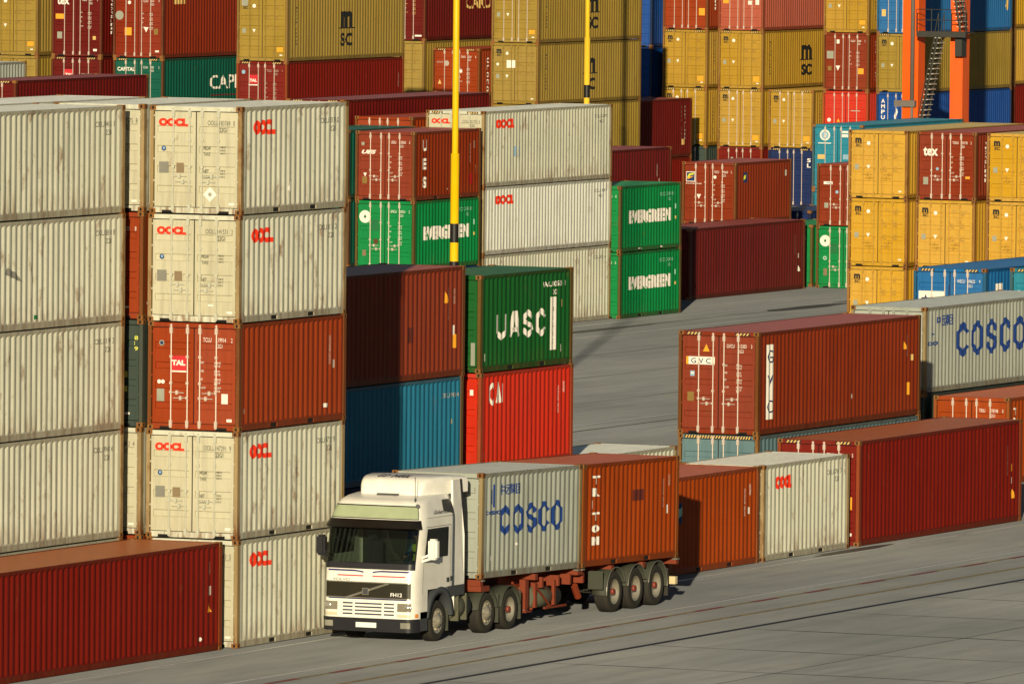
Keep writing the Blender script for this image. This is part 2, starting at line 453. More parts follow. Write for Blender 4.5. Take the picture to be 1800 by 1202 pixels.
def m_bar(H, mat, key, near):
    bm = BM(); seg = 6 if near else 4
    tube(bm, (0.010, 0, 0.07), (0.010, 0, H - 0.05), 0.0175 if near else 0.02, seg)
    for z in (0.16, H - 0.20): box(bm, -0.018, 0.028, -0.040, 0.034, z - 0.075, z + 0.075)
    if near:
        for z in (0.07, H - 0.08): box(bm, -0.008, 0.004, -0.03, 0.03, z - 0.02, z + 0.02)
        for z in (H * 0.30 + 0.35, H * 0.68): box(bm, -0.012, 0.0285, -0.035, 0.035, z - 0.03, z + 0.03)
    return to_mesh(bm, 'locking_bar', mat)
def m_handle(sgn, mat):
    bm = BM(); tube(bm, (-0.015, 0, 0), (-0.015, sgn * 0.36, -0.01), 0.012, 5)
    box(bm, -0.03, 0.026, sgn * 0.17 - 0.03, sgn * 0.17 + 0.03, -0.055, 0.045)
    box(bm, -0.025, 0.0, -0.03, 0.03, -0.03, 0.03)
    return to_mesh(bm, 'handle', mat)

PALEBAR = {}
def container(label, L, H, col, X, Y, Z, lod=1, door=(), side=(), group='stacked shipping containers', bars=None, hazard=False, handles=True, rot=None):
    if Z > 0.1 and not rot: X += random.uniform(-0.02, 0.02); Y += random.uniform(-0.02, 0.02)
    root = empty('shipping_container', (X, Y, Z), label, 'container', group)
    if rot: root.rotation_euler = rot
    near = lod >= 2
    link('frame', cached(('frame', L, H, col, near), lambda: m_frame(L, H, col, near)), root)
    if near:
        me = cached('cast', m_cast)
        for x in (-0.002, L - 0.176):
            for y in (-0.002, W - 0.160):
                for z in (0.001, H - 0.1175): c = link('corner_casting', me, root); c.location = (x, y, z)
    sp = link('side_panel', cached(('side', L, H, col, 0), lambda: m_side(L, H, col, False)), root)
    link('side_panel', cached(('side', L, H, col, 1), lambda: m_side(L, H, col, True)), root)
    link('roof', cached(('roof', L, H, col), lambda: m_roof(L, H, col)), root)
    link('end_wall', cached(('end', L, H, col), lambda: m_end(L, H, col)), root)
    if lod == 0:
        link('door', cached(('door', H, col, 1), lambda: m_door(H, col, True)), root)
        link('door', cached(('door', H, col, 0), lambda: m_door(H, col, False)), root)
        return root
    if bars is None: bars = 'pale' if col in ('cream', 'white', 'grey', 'yellow', 'tan', 'yellow_dim') else 'galv'
    bmat = GALV if bars == 'galv' else simple('bar_' + col, tuple(c * 0.86 for c in COLS[col][0]), 0.55)
    bme = cached(('bar', H, bars, col if bars != 'galv' else '', near), lambda: m_bar(H, bmat, 0, near))
    ld = link('door', cached(('door', H, col, 1), lambda: m_door(H, col, True)), root)
    rd = link('door', cached(('door', H, col, 0), lambda: m_door(H, col, False)), root)
    for k, y in enumerate((W / 2 + 0.60, W / 2 + 0.165, W / 2 - 0.165, W / 2 - 0.60)):
        d = ld if k < 2 else rd
        b = link('locking_bar', bme, d); b.location = (0, y, 0)
        if near and handles:
            sg = -1 if k % 2 == 0 else 1
            h = link('handle', cached(('handle', sg, bars, col if bars != 'galv' else ''), lambda: m_handle(sg, bmat)), d)
            h.location = (0, y, H * 0.30 + (0.13 if k in (0, 3) else 0.0))
    dl = [s for s in door if spec_u(s) < W / 2]; dr = [s for s in door if spec_u(s) >= W / 2]
    pl = lambda x, y, z: Vector((0.0275 - y, W - x, z))
    if dl: decals(dl, pl, 'lettering', ld)
    if dr: decals(dr, pl, 'lettering', rd)
    if hazard:
        n = 4; hz = [('R', 0.24, H - 0.112, 0.46, 0.082, 'black'), ('R', W - 0.72, H - 0.112, 0.46, 0.082, 'black'), ('H', 0.26, H - 0.104, 0.42, 0.066, 4, 'gold'), ('H', W - 0.70, H - 0.104, 0.42, 0.066, 4, 'gold')]
        if hazard == 'full': hz = [('R', 0.2, H - 0.118, W - 0.4, 0.09, 'black'), ('H', 0.22, H - 0.112, W - 0.44, 0.078, 24, 'gold')]
        decals(hz, lambda x, y, z: Vector((0.004 - y * 1.5, W - x, z)), 'hazard_stripes', root)
    if side:
        br = side_breaks(L)
        decals(list(side), lambda x, y, z: Vector((x, side_y(br, x) - 0.004 - y, z)), 'lettering', sp, cuts=br)
    return root
def spec_u(s):
    if s[0] in ('T', 'V', 'K'): return s[2] + (0 if s[0] != 'T' or not (len(s) > 6 and s[6].get('center')) else 0)
    if s[0] == 'P': return sum(p[0] for p in s[1]) / len(s[1])
    return s[1]

# ready-made sets of door and side marks --------------------------------------
def plate(H, code, typ, ink='white', specs=True, sx=0.62):
    a, b, c = (code.split(' ') + ['', '', ''])[:3]
    o = {'bold': 0.0, 'sx': 0.6}
    t = [('T', a, 1.46, H - 0.46, 0.105, ink, o), ('T', b, 1.80, H - 0.46, 0.105, ink, o), ('T', c, 2.20, H - 0.46, 0.105, ink, o), ('T', typ, 1.80, H - 0.60, 0.10, ink, o)]
    if specs:
        z = H - 0.98
        for i, (n1, n2) in enumerate((('MGW', '24000 KG'), ('TARE', '2260 KG'), ('NET', '21740 KG'), ('CU.CAP', '33.2 CU.M'))):
            zz = z - i * 0.20
            t += [('T', n1, 1.38, zz, 0.052, ink, o), ('T', n2, 1.76, zz, 0.05, ink, {'bold': 0.005, 'sx': 0.6}), ('T', '52910 LB', 1.76, zz - 0.075, 0.05, ink, {'bold': 0.005, 'sx': 0.6})]
    return t
def oocl_door(code, H=S, extra=()):
    o = {'bold': 0.0, 'sx': 0.62}
    a, b, c = code.split(' ')
    t = [('T', 'OOCL', 0.22, H - 0.50, 0.195, 'oocl', {'bold': 0.085, 'w': 0.78}),
         ('T', a, 1.52, H - 0.46, 0.115, 'ink', o), ('T', b, 1.84, H - 0.46, 0.115, 'ink', o), ('T', c, 2.20, H - 0.46, 0.115, 'ink', o), ('T', '22G1', 1.84, H - 0.62, 0.11, 'ink', o),
         ('D', 0.36, H - 1.03, 0.06, 'cosco'), ('D', 0.365, H - 1.025, 0.032, 'lightblue'),
         ('T', 'MGW', 1.42, H - 1.05, 0.085, 'ink', o), ('T', 'TARE', 1.42, H - 1.19, 0.085, 'ink', o), ('T', 'NET', 1.42, H - 1.60, 0.085, 'ink', o), ('T', 'CU.CAP.', 1.36, H - 1.74, 0.085, 'ink', o),
         ('R', 0.24, H - 1.62, 0.25, 0.27, 'steel'), ('R', 0.70, H - 1.61, 0.20, 0.24, 'bronze'), ('R', 2.10, 0.23, 0.15, 0.055, 'white')]
    for i in range(6): t.append(('T', '30480 KG' if i % 2 == 0 else '67200 LB', 1.86, H - 1.00 - 0.075 * (i % 3) - (0.56 if i > 2 else 0), 0.045, 'ink', {'bold': 0.0, 'sx': 0.55}))
    return t + list(extra)
def oocl_side(H, L, code='', x=0.72, w=1.2, h=0.37):
    t = [('T', 'OOCL', x, H - 0.70, h, 'oocl', {'bold': 0.095, 'w': w})]
    if code: t += side_code(L, H, code, 'ink')
    return t
def side_code(L, H, code, ink, hh=0.13):
    o = {'bold': 0.0, 'sx': 0.75}
    return [('T', code, L - 1.5, H - 0.50, hh, ink, o), ('T', '22G1', L - 0.95, H - 0.70, hh, ink, o), ('T', code.split(' ')[-1], L - 0.8, H - 1.15, hh * 0.8, ink, o)]
def side_small(L, H, ink='dimwhite'):
    """the narrow lines of small print near the far end of a side"""
    return [('T', 'CONTAINER  SERVICE', L - 0.95, H - 0.55, 0.055, ink, {'bold': 0.0, 'rot': 1, 'sx': 0.95}), ('T', 'CAUTION', L - 0.62, H - 0.45, 0.05, ink, {'bold': 0.0, 'rot': 1, 'sx': 0.9})]
def msc_door(H, n=0):
    o = {'bold': 0.03}
    t = [('T', 'm', 0.27, H - 0.50, 0.20, 'black', {'bold': 0.06, 'w': 0.26}), ('T', 'SC', 0.29, H - 0.64, 0.115, 'black', {'bold': 0.03, 'w': 0.24}), ('D', 0.82, H - 0.50, 0.075 + 0.012 * (n % 2), 'white'),
         ('T', 'MSCU', 1.50, H - 0.47, 0.09, 'faint', {'bold': 0.0, 'sx': 0.6}), ('T', '%06d %d' % (118346 + 52917 * n % 880000, n % 10), 1.82, H - 0.47, 0.09, 'faint', {'bold': 0.0, 'sx': 0.6}), ('T', '42G1', 1.86, H - 0.60, 0.09, 'faint', {'sx': 0.6}),
         ('R', 0.26, H * 0.42, 0.17, 0.20, 'ash'), ('P', [(0.74, H * 0.42 + 0.17), (0.90, H * 0.42 + 0.17), (0.82, H * 0.42 + 0.02)], 'white'), ('R', 2.06, 0.25, 0.13, 0.05, 'white')]
    for i in range(4): t += [('T', ('MGW', 'TARE', 'NET', 'CUBE')[i], 1.42, H - 0.95 - 0.12 * i - (0.25 if i > 1 else 0), 0.07, 'faint', {'sx': 0.7}), ('T', '30480', 1.84, H - 0.95 - 0.12 * i - (0.25 if i > 1 else 0), 0.07, 'faint', {'sx': 0.7})]
    if n % 2: t.append(('R', 1.92, 0.42, 0.30, 0.20, 'amber'))
    return t
def msc_side(L, H, x, code=True):
    t = [('T', 'm', x, H * 0.47, H * 0.26, 'black', {'bold': 0.05, 'w': 1.25}), ('R', x - 0.22, H * 0.465, 1.7, 0.05, 'black'), ('T', 'SC', x - 0.02, H * 0.20, H * 0.20, 'black', {'bold': 0.045, 'w': 1.3})]
    if code: t += [('V', 'MSCU4172963', 0.9, H - 0.62, 0.09, 'ink', {'w': 0.14, 'bold': 0.01, 'step': 1.75})]
    return t
def tex_side(H): return [('V', 'textainer', 1.0, H - 0.50, 0.13, 'white', {'w': 0.22, 'bold': 0.01, 'step': 1.35})]

# ------------------------------------------------------------------ ground
def ground_mat():
    mt, t, n, l, p = nodes('worn_asphalt')
    p.inputs['Roughness'].default_value = 0.85; p.inputs['Specular IOR Level'].default_value = 0.25; p.inputs['Diffuse Roughness'].default_value = 1.0
    tc = n.new('ShaderNodeTexCoord')
    def noise(scale, mp=None, det=6, rg=0.6):
        no = n.new('ShaderNodeTexNoise'); no.inputs['Scale'].default_value = scale; no.inputs['Detail'].default_value = det; no.inputs['Roughness'].default_value = rg
        s = tc.outputs['Object']
        if mp:
            m_ = n.new('ShaderNodeMapping'); m_.inputs['Scale'].default_value = mp; l.new(s, m_.inputs[0]); s = m_.outputs[0]
        l.new(s, no.inputs['Vector']); return no.outputs[0]
    def rmp(s, a, b, lo, hi):
        r = n.new('ShaderNodeMapRange'); r.inputs[1].default_value = a; r.inputs[2].default_value = b; r.inputs[3].default_value = lo; r.inputs[4].default_value = hi; l.new(s, r.inputs[0]); return r.outputs[0]
    def mix(f, a, b):
        x = n.new('ShaderNodeMix'); x.data_type = 'RGBA'; l.new(f, x.inputs[0])
        for k, v in ((6, a), (7, b)):
            if isinstance(v, tuple): x.inputs[k].default_value = (*v, 1)
            else: l.new(v, x.inputs[k])
        return x.outputs[2]
    c = mix(rmp(noise(0.12, (0.35, 1, 1)), 0.35, 0.65, 0, 1), (0.112, 0.121, 0.128), (0.180, 0.188, 0.190))
    c = mix(rmp(noise(0.8, (0.18, 2.2, 1)), 0.45, 0.75, 0, 0.55), c, (0.075, 0.080, 0.086))     # drag marks along the lanes
    c = mix(rmp(noise(0.5, (0.8, 0.8, 1), 8, 0.7), 0.55, 0.75, 0, 0.35), c, (0.225, 0.215, 0.175))
    c = mix(rmp(noise(14, None, 4), 0.3, 0.8, 0, 0.3), c, (0.08, 0.08, 0.078))
    l.new(c, p.inputs['Base Color'])
    bp = n.new('ShaderNodeBump'); bp.inputs['Strength'].default_value = 0.5; bp.inputs['Distance'].default_value = 0.02
    l.new(noise(6, None, 8, 0.7), bp.inputs['Height']); l.new(bp.outputs[0], p.inputs['Normal'])
    return mt
GM = ground_mat()
bm = BM()
v = [bm.verts.new(p) for p in ((-200, -500, 0), (1500, -500, 0), (1500, 1200, 0), (-200, 1200, 0))]; bm.faces.new(v)
tag(obj('ground', bm, GM), 'grey worn asphalt and concrete yard floor', None, kind='structure')

def worn(name, col, amount):
    mt, t, n, l, p = nodes(name)
    p.inputs['Roughness'].default_value = 0.8
    tc = n.new('ShaderNodeTexCoord'); no = n.new('ShaderNodeTexNoise'); no.inputs['Scale'].default_value = 1.4; no.inputs['Detail'].default_value = 9; no.inputs['Roughness'].default_value = 0.75
    l.new(tc.outputs['Object'], no.inputs['Vector'])
    r = n.new('ShaderNodeMapRange'); r.inputs[1].default_value = amount - 0.13; r.inputs[2].default_value = amount + 0.13; l.new(no.outputs[0], r.inputs[0])
    mx = n.new('ShaderNodeMix'); mx.data_type = 'RGBA'; mx.inputs[6].default_value = (*col, 1); mx.inputs[7].default_value = (0.15, 0.155, 0.155, 1)
    l.new(r.outputs[0], mx.inputs[0]); l.new(mx.outputs[2], p.inputs['Base Color'])
    return mt
LW = worn('line_white', (0.80, 0.80, 0.76), 0.66); LY = worn('line_yellow', (0.50, 0.34, 0.10), 0.54); LR = worn('line_red', (0.38, 0.06, 0.045), 0.60); LD = simple('rail_groove', (0.035, 0.03, 0.045), 0.7)
CR = simple('joint_tar', (0.05, 0.05, 0.048), 0.9)
def strip(bm, x0, x1, y0, y1, wd, z=0.004):
    n = max(1, int((x1 - x0) / 6)); last = None
    for i in range(n + 1):
        f = i / n; x = x0 + (x1 - x0) * f; y = y0 + (y1 - y0) * f; j = random.uniform(-0.012, 0.012)
        a, b = bm.verts.new((x, y - wd / 2 + j, z)), bm.verts.new((x, y + wd / 2 + j, z))
        if last: bm.faces.new((last[0], a, b, last[1]))
        last = (a, b)
def marking(name, label, mat, segs):
    bm = BM()
    for s in segs: strip(bm, *s)
    tag(obj(name, bm, mat), label, None, kind='structure')
marking('road_marking', 'white lane lines on the yard floor', LW, [(190, 250, 108.9, 109.45, 0.12), (250, 330, 109.45, 109.62, 0.12), (190, 420, 105.75, 105.75, 0.13), (290, 460, 165.1, 165.1, 0.16), (290, 460, 161.4, 161.4, 0.14), (290, 400, 139.1, 139.3, 0.16), (290, 400, 137.0, 137.2, 0.16), (290, 400, 136.0, 136.2, 0.12)])
marking('road_marking', 'faded yellow lane line beside the rail groove', LY, [(190, 420, 103.5, 103.5, 0.16), (190, 420, 105.0, 105.0, 0.14)])
marking('road_marking', 'worn red dashes on the yellow lane line', LR, [(x, x + 1.7, 104.97, 104.97, 0.17, 0.008) for x in [196 + 3.6 * k for k in range(50)]])
marking('rail_groove', 'dark rail groove running along the lane', LD, [(190, 420, 101.85, 101.85, 0.20)])
marking('road_joint', 'thin dark joints between the concrete slabs', CR,
        [(190, 400, 96.0, 96.0, 0.035), (190, 400, 91.0, 91.0, 0.03), (299, 420, 137.9, 138.0, 0.12), (290, 460, 163.4, 163.5, 0.10), (290, 420, 150.2, 150.4, 0.05), (290, 420, 156.0, 156.2, 0.04), (290, 420, 144.0, 144.1, 0.05)])
bm = BM()
for k in range(20):
    x = 200 + 6.0 * k; y0, y1 = 86, 101.7
    last = None
    for i in range(9):
        yy = y0 + (y1 - y0) * i / 8; xx = x + random.uniform(-0.06, 0.06); wd = random.uniform(0.01, 0.07)
        a, b = bm.verts.new((xx - wd, yy, 0.004)), bm.verts.new((xx + wd, yy, 0.004))
        if last: bm.faces.new((last[0], last[1], b, a))
        last = (a, b)
tag(obj('road_joint', bm, CR), 'thin dark cross joints between slabs of the open apron', None, kind='structure')
# patches of repaired surface
bm = BM()
def blob(cx, cy, rx, ry, n=18, z=0.003):
    bm.faces.new([bm.verts.new((cx + rx * (1 + random.uniform(-.25, .25)) * math.cos(2 * math.pi * i / n), cy + ry * (1 + random.uniform(-.25, .25)) * math.sin(2 * math.pi * i / n), z)) for i in range(n)])
for cx, cy, rx, ry in ((268.6, 109.8, 2.6, 0.28), (395, 163.6, 4, .5), (372, 163.3, 6, .3), (404, 164.1, 5, .3), (330, 152, 7, 1.2)): blob(cx, cy, rx, ry)
tag(obj('floor_stains', bm, simple('oil_stain', (0.13, 0.12, 0.10), 0.7)), 'dark oil stains on the yard floor', None, kind='structure')

# ------------------------------------------------------------------ BLOCK 1: nearest stacks
GA = 'containers in the nearest block'
Y0 = 110.05
container('long dark red container on the ground in the bottom left corner, seen from its side', L45, S, 'darkred', 215.7, Y0, 0, 2,
          side=side_small(L45, S) + [('P', [(12.95, 0.95), (13.2, 0.95), (13.02, 1.2)], 'amber'), ('R', 13.05, 1.35, 0.12, 0.22, 'dimwhite'), ('D', 12.6, 0.33, 0.05, 'white')], group=GA)
names = [('cream container at the foot of the front stack, doors half hidden by long red one', 'cream', oocl_door('OOLU 126643 5'), oocl_side(S, L2, 'OOLU 126643 5')),
         ('cream container with 147291 on its doors, second from the ground in the tall front stack', 'cream', oocl_door('OOLU 147291 9'), oocl_side(S, L2, 'OOLU 147291 9')),
         ('rust red container with red TAL sign, in the middle of the cream front stack', 'tal', None, None),
         ('cream container with 141531 on its doors, directly on the rust red one', 'cream', oocl_door('OOLU 141531 2', extra=[('R', 1.6, 0.40, 0.14, 0.04, 'white')]), oocl_side(S, L2, 'OOLU 141531 2')),
         ('cream container with 183769 and white diamond label, top of the tall front stack', 'cream', oocl_door('OOLU 183769 0', extra=[('P', [(1.60, 0.30), (1.78, 0.48), (1.60, 0.66), (1.42, 0.48)], 'white'), ('D', 1.60, 0.48, 0.05, 'ash')]), oocl_side(S, L2, 'OOLU 183769 0') + [('P', [(2.65, 0.55), (2.9, 0.42), (2.78, 0.62), (2.92, 0.95)], 'white')])]
for k, (lab, col, dr, sd_) in enumerate(names):
    if dr is None:
        dr = [('R', 0.60, 1.42, 0.42, 0.36, 'red'), ('R', 0.60, 1.42 - 0.03, 0.42, 0.035, 'white'), ('T', 'TAL', 0.63, 1.55, 0.13, 'white', {'bold': 0.05, 'w': 0.36}), ('D', 0.36, 2.08, 0.07, 'ash'), ('D', 0.36, 2.08, 0.045, 'navy')] + plate(S, 'TCLU 219914 2', '22G1') + \
             [('D', 0.30, 1.15, 0.05, 'white'), ('D', 0.40, 1.15, 0.05, 'white'), ('R', 0.24, 0.68, 0.20, 0.30, 'ash'), ('R', 1.96, 0.66, 0.17, 0.24, 'white'), ('R', 2.10, 0.23, 0.14, 0.07, 'white')]
        sd_ = [('T', 'CONTAINER LEASING', 5.15, 2.1, 0.05, 'dimwhite', {'rot': 1, 'bold': 0}), ('R', 5.35, 1.3, 0.10, 0.2, 'dimwhite'), ('R', 4.85, 0.36, 0.16, 0.1, 'white'), ('R', 0.35, 0.42, 0.05, 0.12, 'dimwhite')]
    container(lab, L2, S, col, 229.95, Y0 - 0.15, S * k + 0.0, 2, door=dr, side=sd_, group=GA)
# second row: 40 ft stack at left and the 20 ft stack behind the front stack
Y1 = 112.72
levels = ['lowest, hidden', 'second from the ground', 'third from the ground', 'fourth from the ground', 'topmost']
for k in range(5):
    mk = []
    if k == 4: mk = side_code(L4, S, 'OOLU 534125 1', 'ink') + [('P', [(5.3, 0.7), (5.6, 0.75), (5.5, 1.05)], 'ash')]
    if k == 3: mk = side_code(L4, S, 'OOLU 528160 8', 'ink') + [('P', [(5.9, 1.35), (6.7, 1.15), (6.5, 1.35), (6.0, 1.5)], 'steel'), ('R', 7.4, 0.24, 0.14, 0.1, 'oldpatch')]
    if k == 2: mk = side_code(L4, S, 'OOLU 551907 3', 'ink')
    if k == 1: mk = side_code(L4, S, 'OOLU 509433 6', 'ink')
    container('ribbed cream long container, %s in the left edge stack' % levels[k], L4, S, 'cream', 217.35, Y1 + 0.05, S * k, 2 if k else 0, side=mk, group=GA, handles=False)
mid = [('tal', 'brown red container, lowest in the narrow stack behind the front stack', [], []),
       ('cream', 'cream container second from the ground in the narrow stack behind the front stack', oocl_door('OOLU 138802 4'), oocl_side(S, L2)),
       ('slate', 'dark slate container with yellow print in the narrow stack behind the front stack', [('V', '819', 2.2, 2.1, 0.1, 'yellowtext', {'w': 0.1}), ('R', 1.9, 1.2, 0.12, 0.14, 'yellowtext'), ('R', 1.9, 0.85, 0.12, 0.14, 'yellowtext'), ('R', 1.95, 0.3, 0.14, 0.05, 'white')], []),
       ('tal', 'rust red container with white print in the narrow stack behind the front stack', plate(S, 'TRLU 460290 8', '22G1') + [('R', 1.9, 0.27, 0.16, 0.05, 'white')], [('R', 0.35, 0.25, 0.1, 0.14, 'white'), ('R', 0.25, 0.36, 0.12, 0.06, 'white'), ('R', 0.75, 1.2, 0.5, 0.5, 'patch')]),
       ('cream', 'cream container, topmost in the narrow stack behind the front stack', oocl_door('OOLU 190275 8'), oocl_side(S, L2))]
for k, (col, lab, dr, sd_) in enumerate(mid):
    container(lab, L2, S, col, 230.42, Y1, S * k, 2, door=dr, side=sd_, group=GA)
for k in range(5):
    container('pale container %s, two rows behind the left stack' % ('on top' if k == 4 else 'number %d from the ground' % (k + 1)), L4, S, 'white', 224.1, 115.5, S * k, 0, group=GA)
# third row: brown and blue 40 ft, green and red 20 ft
Y2 = 115.62
X = 243.45
container('dark blue long container at ground level under the blue one, mostly behind the truck cab', L4, S, 'navy', X, Y2, 0, 1, group=GA)
container('blue long container under the brown one, right end in sunlight and the rest in shadow', L4, S, 'blue', X, Y2, S, 2, side=[('T', 'CRXU 290614', 10.9, 2.05, 0.12, 'dimwhite', {'bold': 0}), ('T', '43', 11.4, 1.35, 0.13, 'gold', {'bold': 0})], group=GA)
container('tall brown red long container half in shadow, on top of the blue one', L4, HC, 'brown', X, Y2, 2 * S, 2,
          side=[('T', 'INTERPOOL  CONTAINERS', 11.2, 2.35, 0.05, 'dimwhite', {'rot': 1, 'bold': 0}), ('T', 'MAX GROSS', 11.55, 2.3, 0.05, 'dimwhite', {'rot': 1, 'bold': 0}), ('P', [(10.95, 1.95), (11.2, 1.95), (11.0, 2.25)], 'amber'), ('R', 11.45, 0.75, 0.22, 0.36, 'amber'), ('R', 11.5, 1.1, 0.08, 0.25, 'white'), ('R', 8.6, 1.0, 0.35, 0.4, 'patch')], group=GA)
X = 256.7
container('red container at ground level below the CAI one, hidden by the truck load', L2, S, 'red', X, Y2, 0, 0, group=GA)
container('bright red container with white CAI on its side, under the dark green one', L2, S, 'red', X, Y2, S, 2, door=[('R', 2.1, 2.0, 0.1, 0.15, 'white')],
          side=[('K', 'CAI', 0.66, 1.76, 0.50, 1.12, 'white')] + side_small(L2, S, 'white') + [('R', 0.3, 0.30, 0.07, 0.18, 'white'), ('T', '9', 5.3, 1.15, 0.12, 'white', {})], group=GA)
container('dark green container with big white UASC on its side', L2, S, 'dkgreen', X, Y2, 2 * S, 2, door=[('R', 2.15, 0.2, 0.12, 0.6, 'ash')],
          side=[('K', 'UASC', 1.15, 0.88, 0.62, 3.3, 'white'), ('R', 4.62, 0.42, 0.36, 1.42, 'white'), ('V', 'uasac', 4.72, 1.45, 0.12, 'ash', {'w': 0.16, 'step': 1.8, 'bold': 0}),
                ('T', 'UACU 304554 1', 4.1, 2.12, 0.14, 'white', {'w': 1.45}), ('T', '22G1', 4.75, 1.90, 0.14, 'white', {'sx': 0.7}), ('R', 0.33, 0.30, 0.08, 0.2, 'white'), ('R', 5.3, 1.55, 0.12, 0.2, 'gold'), ('R', 5.25, 0.35, 0.06, 0.2, 'white')], group=GA)
container('cream container on the ground, only its roof showing above the truck load', L2, S, 'cream', 263.9, Y2, 0, 1, side=[('T', 'OOCL', 4.0, 1.75, 0.3, 'white', {'w': 1.1})], group=GA)
# blue roof behind the brown stack
for k in range(3):
    container(('blue container with only its roof showing behind the brown one' if k == 2 else 'blue container level %d hidden behind the brown one' % (k + 1)), L2, S, 'sky', 244.6, 118.6, S * k, 0, group=GA)
# GVC stack
container('grey blue long container with striped top edge, on the ground under the GVC one', L4, S, 'greyblue', 275.2, 115.42, 0, 2, hazard='full', door=[('R', 1.36, 1.78, 0.62, 0.05, 'white'), ('R', 1.36, 1.62, 0.62, 0.05, 'white'), ('T', 'CRONOS', 1.40, 1.68, 0.08, 'white', {'bold': 0.01, 'sx': 0.8})], group=GA)
container('tall rust red long container with white GVC labels on door and side', L4, HC, 'brown', 275.2, 115.42, S, 2, hazard=True,
          door=[('R', 0.30, 1.95, 0.80, 0.22, 'white'), ('R', 0.23, 1.95, 0.07, 0.22, 'amber'), ('T', 'G V C', 0.38, 1.98, 0.15, 'navy', {'bold': 0.01, 'w': 0.6}), ('P', [(0.74, 2.32), (0.94, 2.32), (0.84, 2.53)], 'amber'), ('R', 0.36, 1.62, 0.13, 0.15, 'lightblue'), ('R', 0.38, 1.68, 0.09, 0.05, 'white'), ('R', 0.28, 0.92, 0.20, 0.26, 'olive')] + plate(HC, 'GVCU 512303 3', '45G1'),
          side=[('R', 0.70, 0.42, 0.46, 2.10, 'white'), ('V', 'GVC', 0.74, 2.00, 0.36, 'navy', {'w': 0.38, 'step': 1.95, 'bold': 0}), ('D', 7.0, 0.78, 0.09, 'white'), ('R', 11.15, 0.62, 0.22, 0.36, 'amber'), ('P', [(10.9, 1.95), (11.15, 1.95), (10.97, 2.2)], 'amber'), ('R', 11.5, 1.6, 0.12, 0.18, 'gold'), ('T', 'GOLD CONTAINER', 11.2, 2.35, 0.05, 'dimwhite', {'rot': 1, 'bold': 0})], group=GA)
container('orange container with TRITON print behind the GVC one, at the right edge', L4, S, 'orange', 296.8, 116.35, 0, 2, door=[('T', 'GENSTAR', 0.2, 1.62, 0.10, 'white', {'w': 0.40}), ('D', 0.92, 1.64, 0.07, 'lightblue')] + plate(S, 'TRIU 478748 0', '42G1'),
          side=[('V', 'TRITON', 0.45, 2.05, 0.22, 'white', {'w': 0.24, 'step': 1.35, 'bold': 0.05}), ('R', 0.55, 0.7, 0.04, 0.2, 'white')], group=GA)
# row behind: COSCO 40 ft
container('dark container on the ground under the pale grey COSCO one at the right', L4, S, 'slate', 297.4, 119.3, 0, 1, group=GA)
container('pale grey long container with blue COSCO letters, at the right edge above the orange one', L4, S, 'grey', 297.4, 119.3, S, 2, hazard=False,
          side=[('K', 'COSCO', 2.75, 1.06, 0.88, 5.7, 'cosco'), ('T', '中远集团', 1.0, 1.98, 0.34, 'cosco', {'w': 1.35, 'bold': 0.02}), ('R', 0.62, 1.62, 0.06, 0.72, 'cosco'), ('R', 0.5, 1.74, 0.26, 0.04, 'cosco'), ('T', 'cosco', 0.2, 1.42, 0.12, 'cosco', {'w': 0.85, 'bold': 0.03})], group=GA)
container('blue container hidden under the one with the white ship label', L4, HC, 'sky', 310.0, 122.35, 0, 0, group=GA)
container('tall blue long container with white ship label on its door', L4, HC, 'sky', 310.0, 122.35, HC, 2, hazard=True,
          door=[('R', 0.17, 1.64, 0.88, 0.52, 'white'), ('R', 0.26, 1.92, 0.68, 0.035, 'navy'), ('P', [(0.36, 1.94), (0.45, 1.94), (0.41, 2.06)], 'navy'), ('T', 'WEC LINES', 0.22, 1.69, 0.14, 'ink', {'w': 0.76, 'bold': -0.005}), ('R', 1.17, 1.85, 0.06, 0.5, 'navy')] + plate(HC, 'WECU 909622 9', '45G1'),
          side=[('R', 0.85, 1.3, 0.7, 1.1, 'white')], group=GA)
container('teal container hidden under the one with the round white emblem at the right edge', L4, HC, 'teal', 311.2, 119.6, 0, 0, group=GA)
container('teal container with round white emblem beside the ship label one, cut by the right edge', L4, HC, 'teal', 311.2, 119.6, HC, 2, hazard=True, door=[('D', 0.30, 2.10, 0.10, 'white'), ('D', 0.72, 1.93, 0.27, 'white'), ('D', 0.72, 1.93, 0.19, 'plum'), ('T', 'JJ', 0.72, 1.83, 0.22, 'white', {'center': 1, 'bold': 0.04}), ('R', 1.4, 1.9, 0.5, 0.1, 'white')], group=GA)
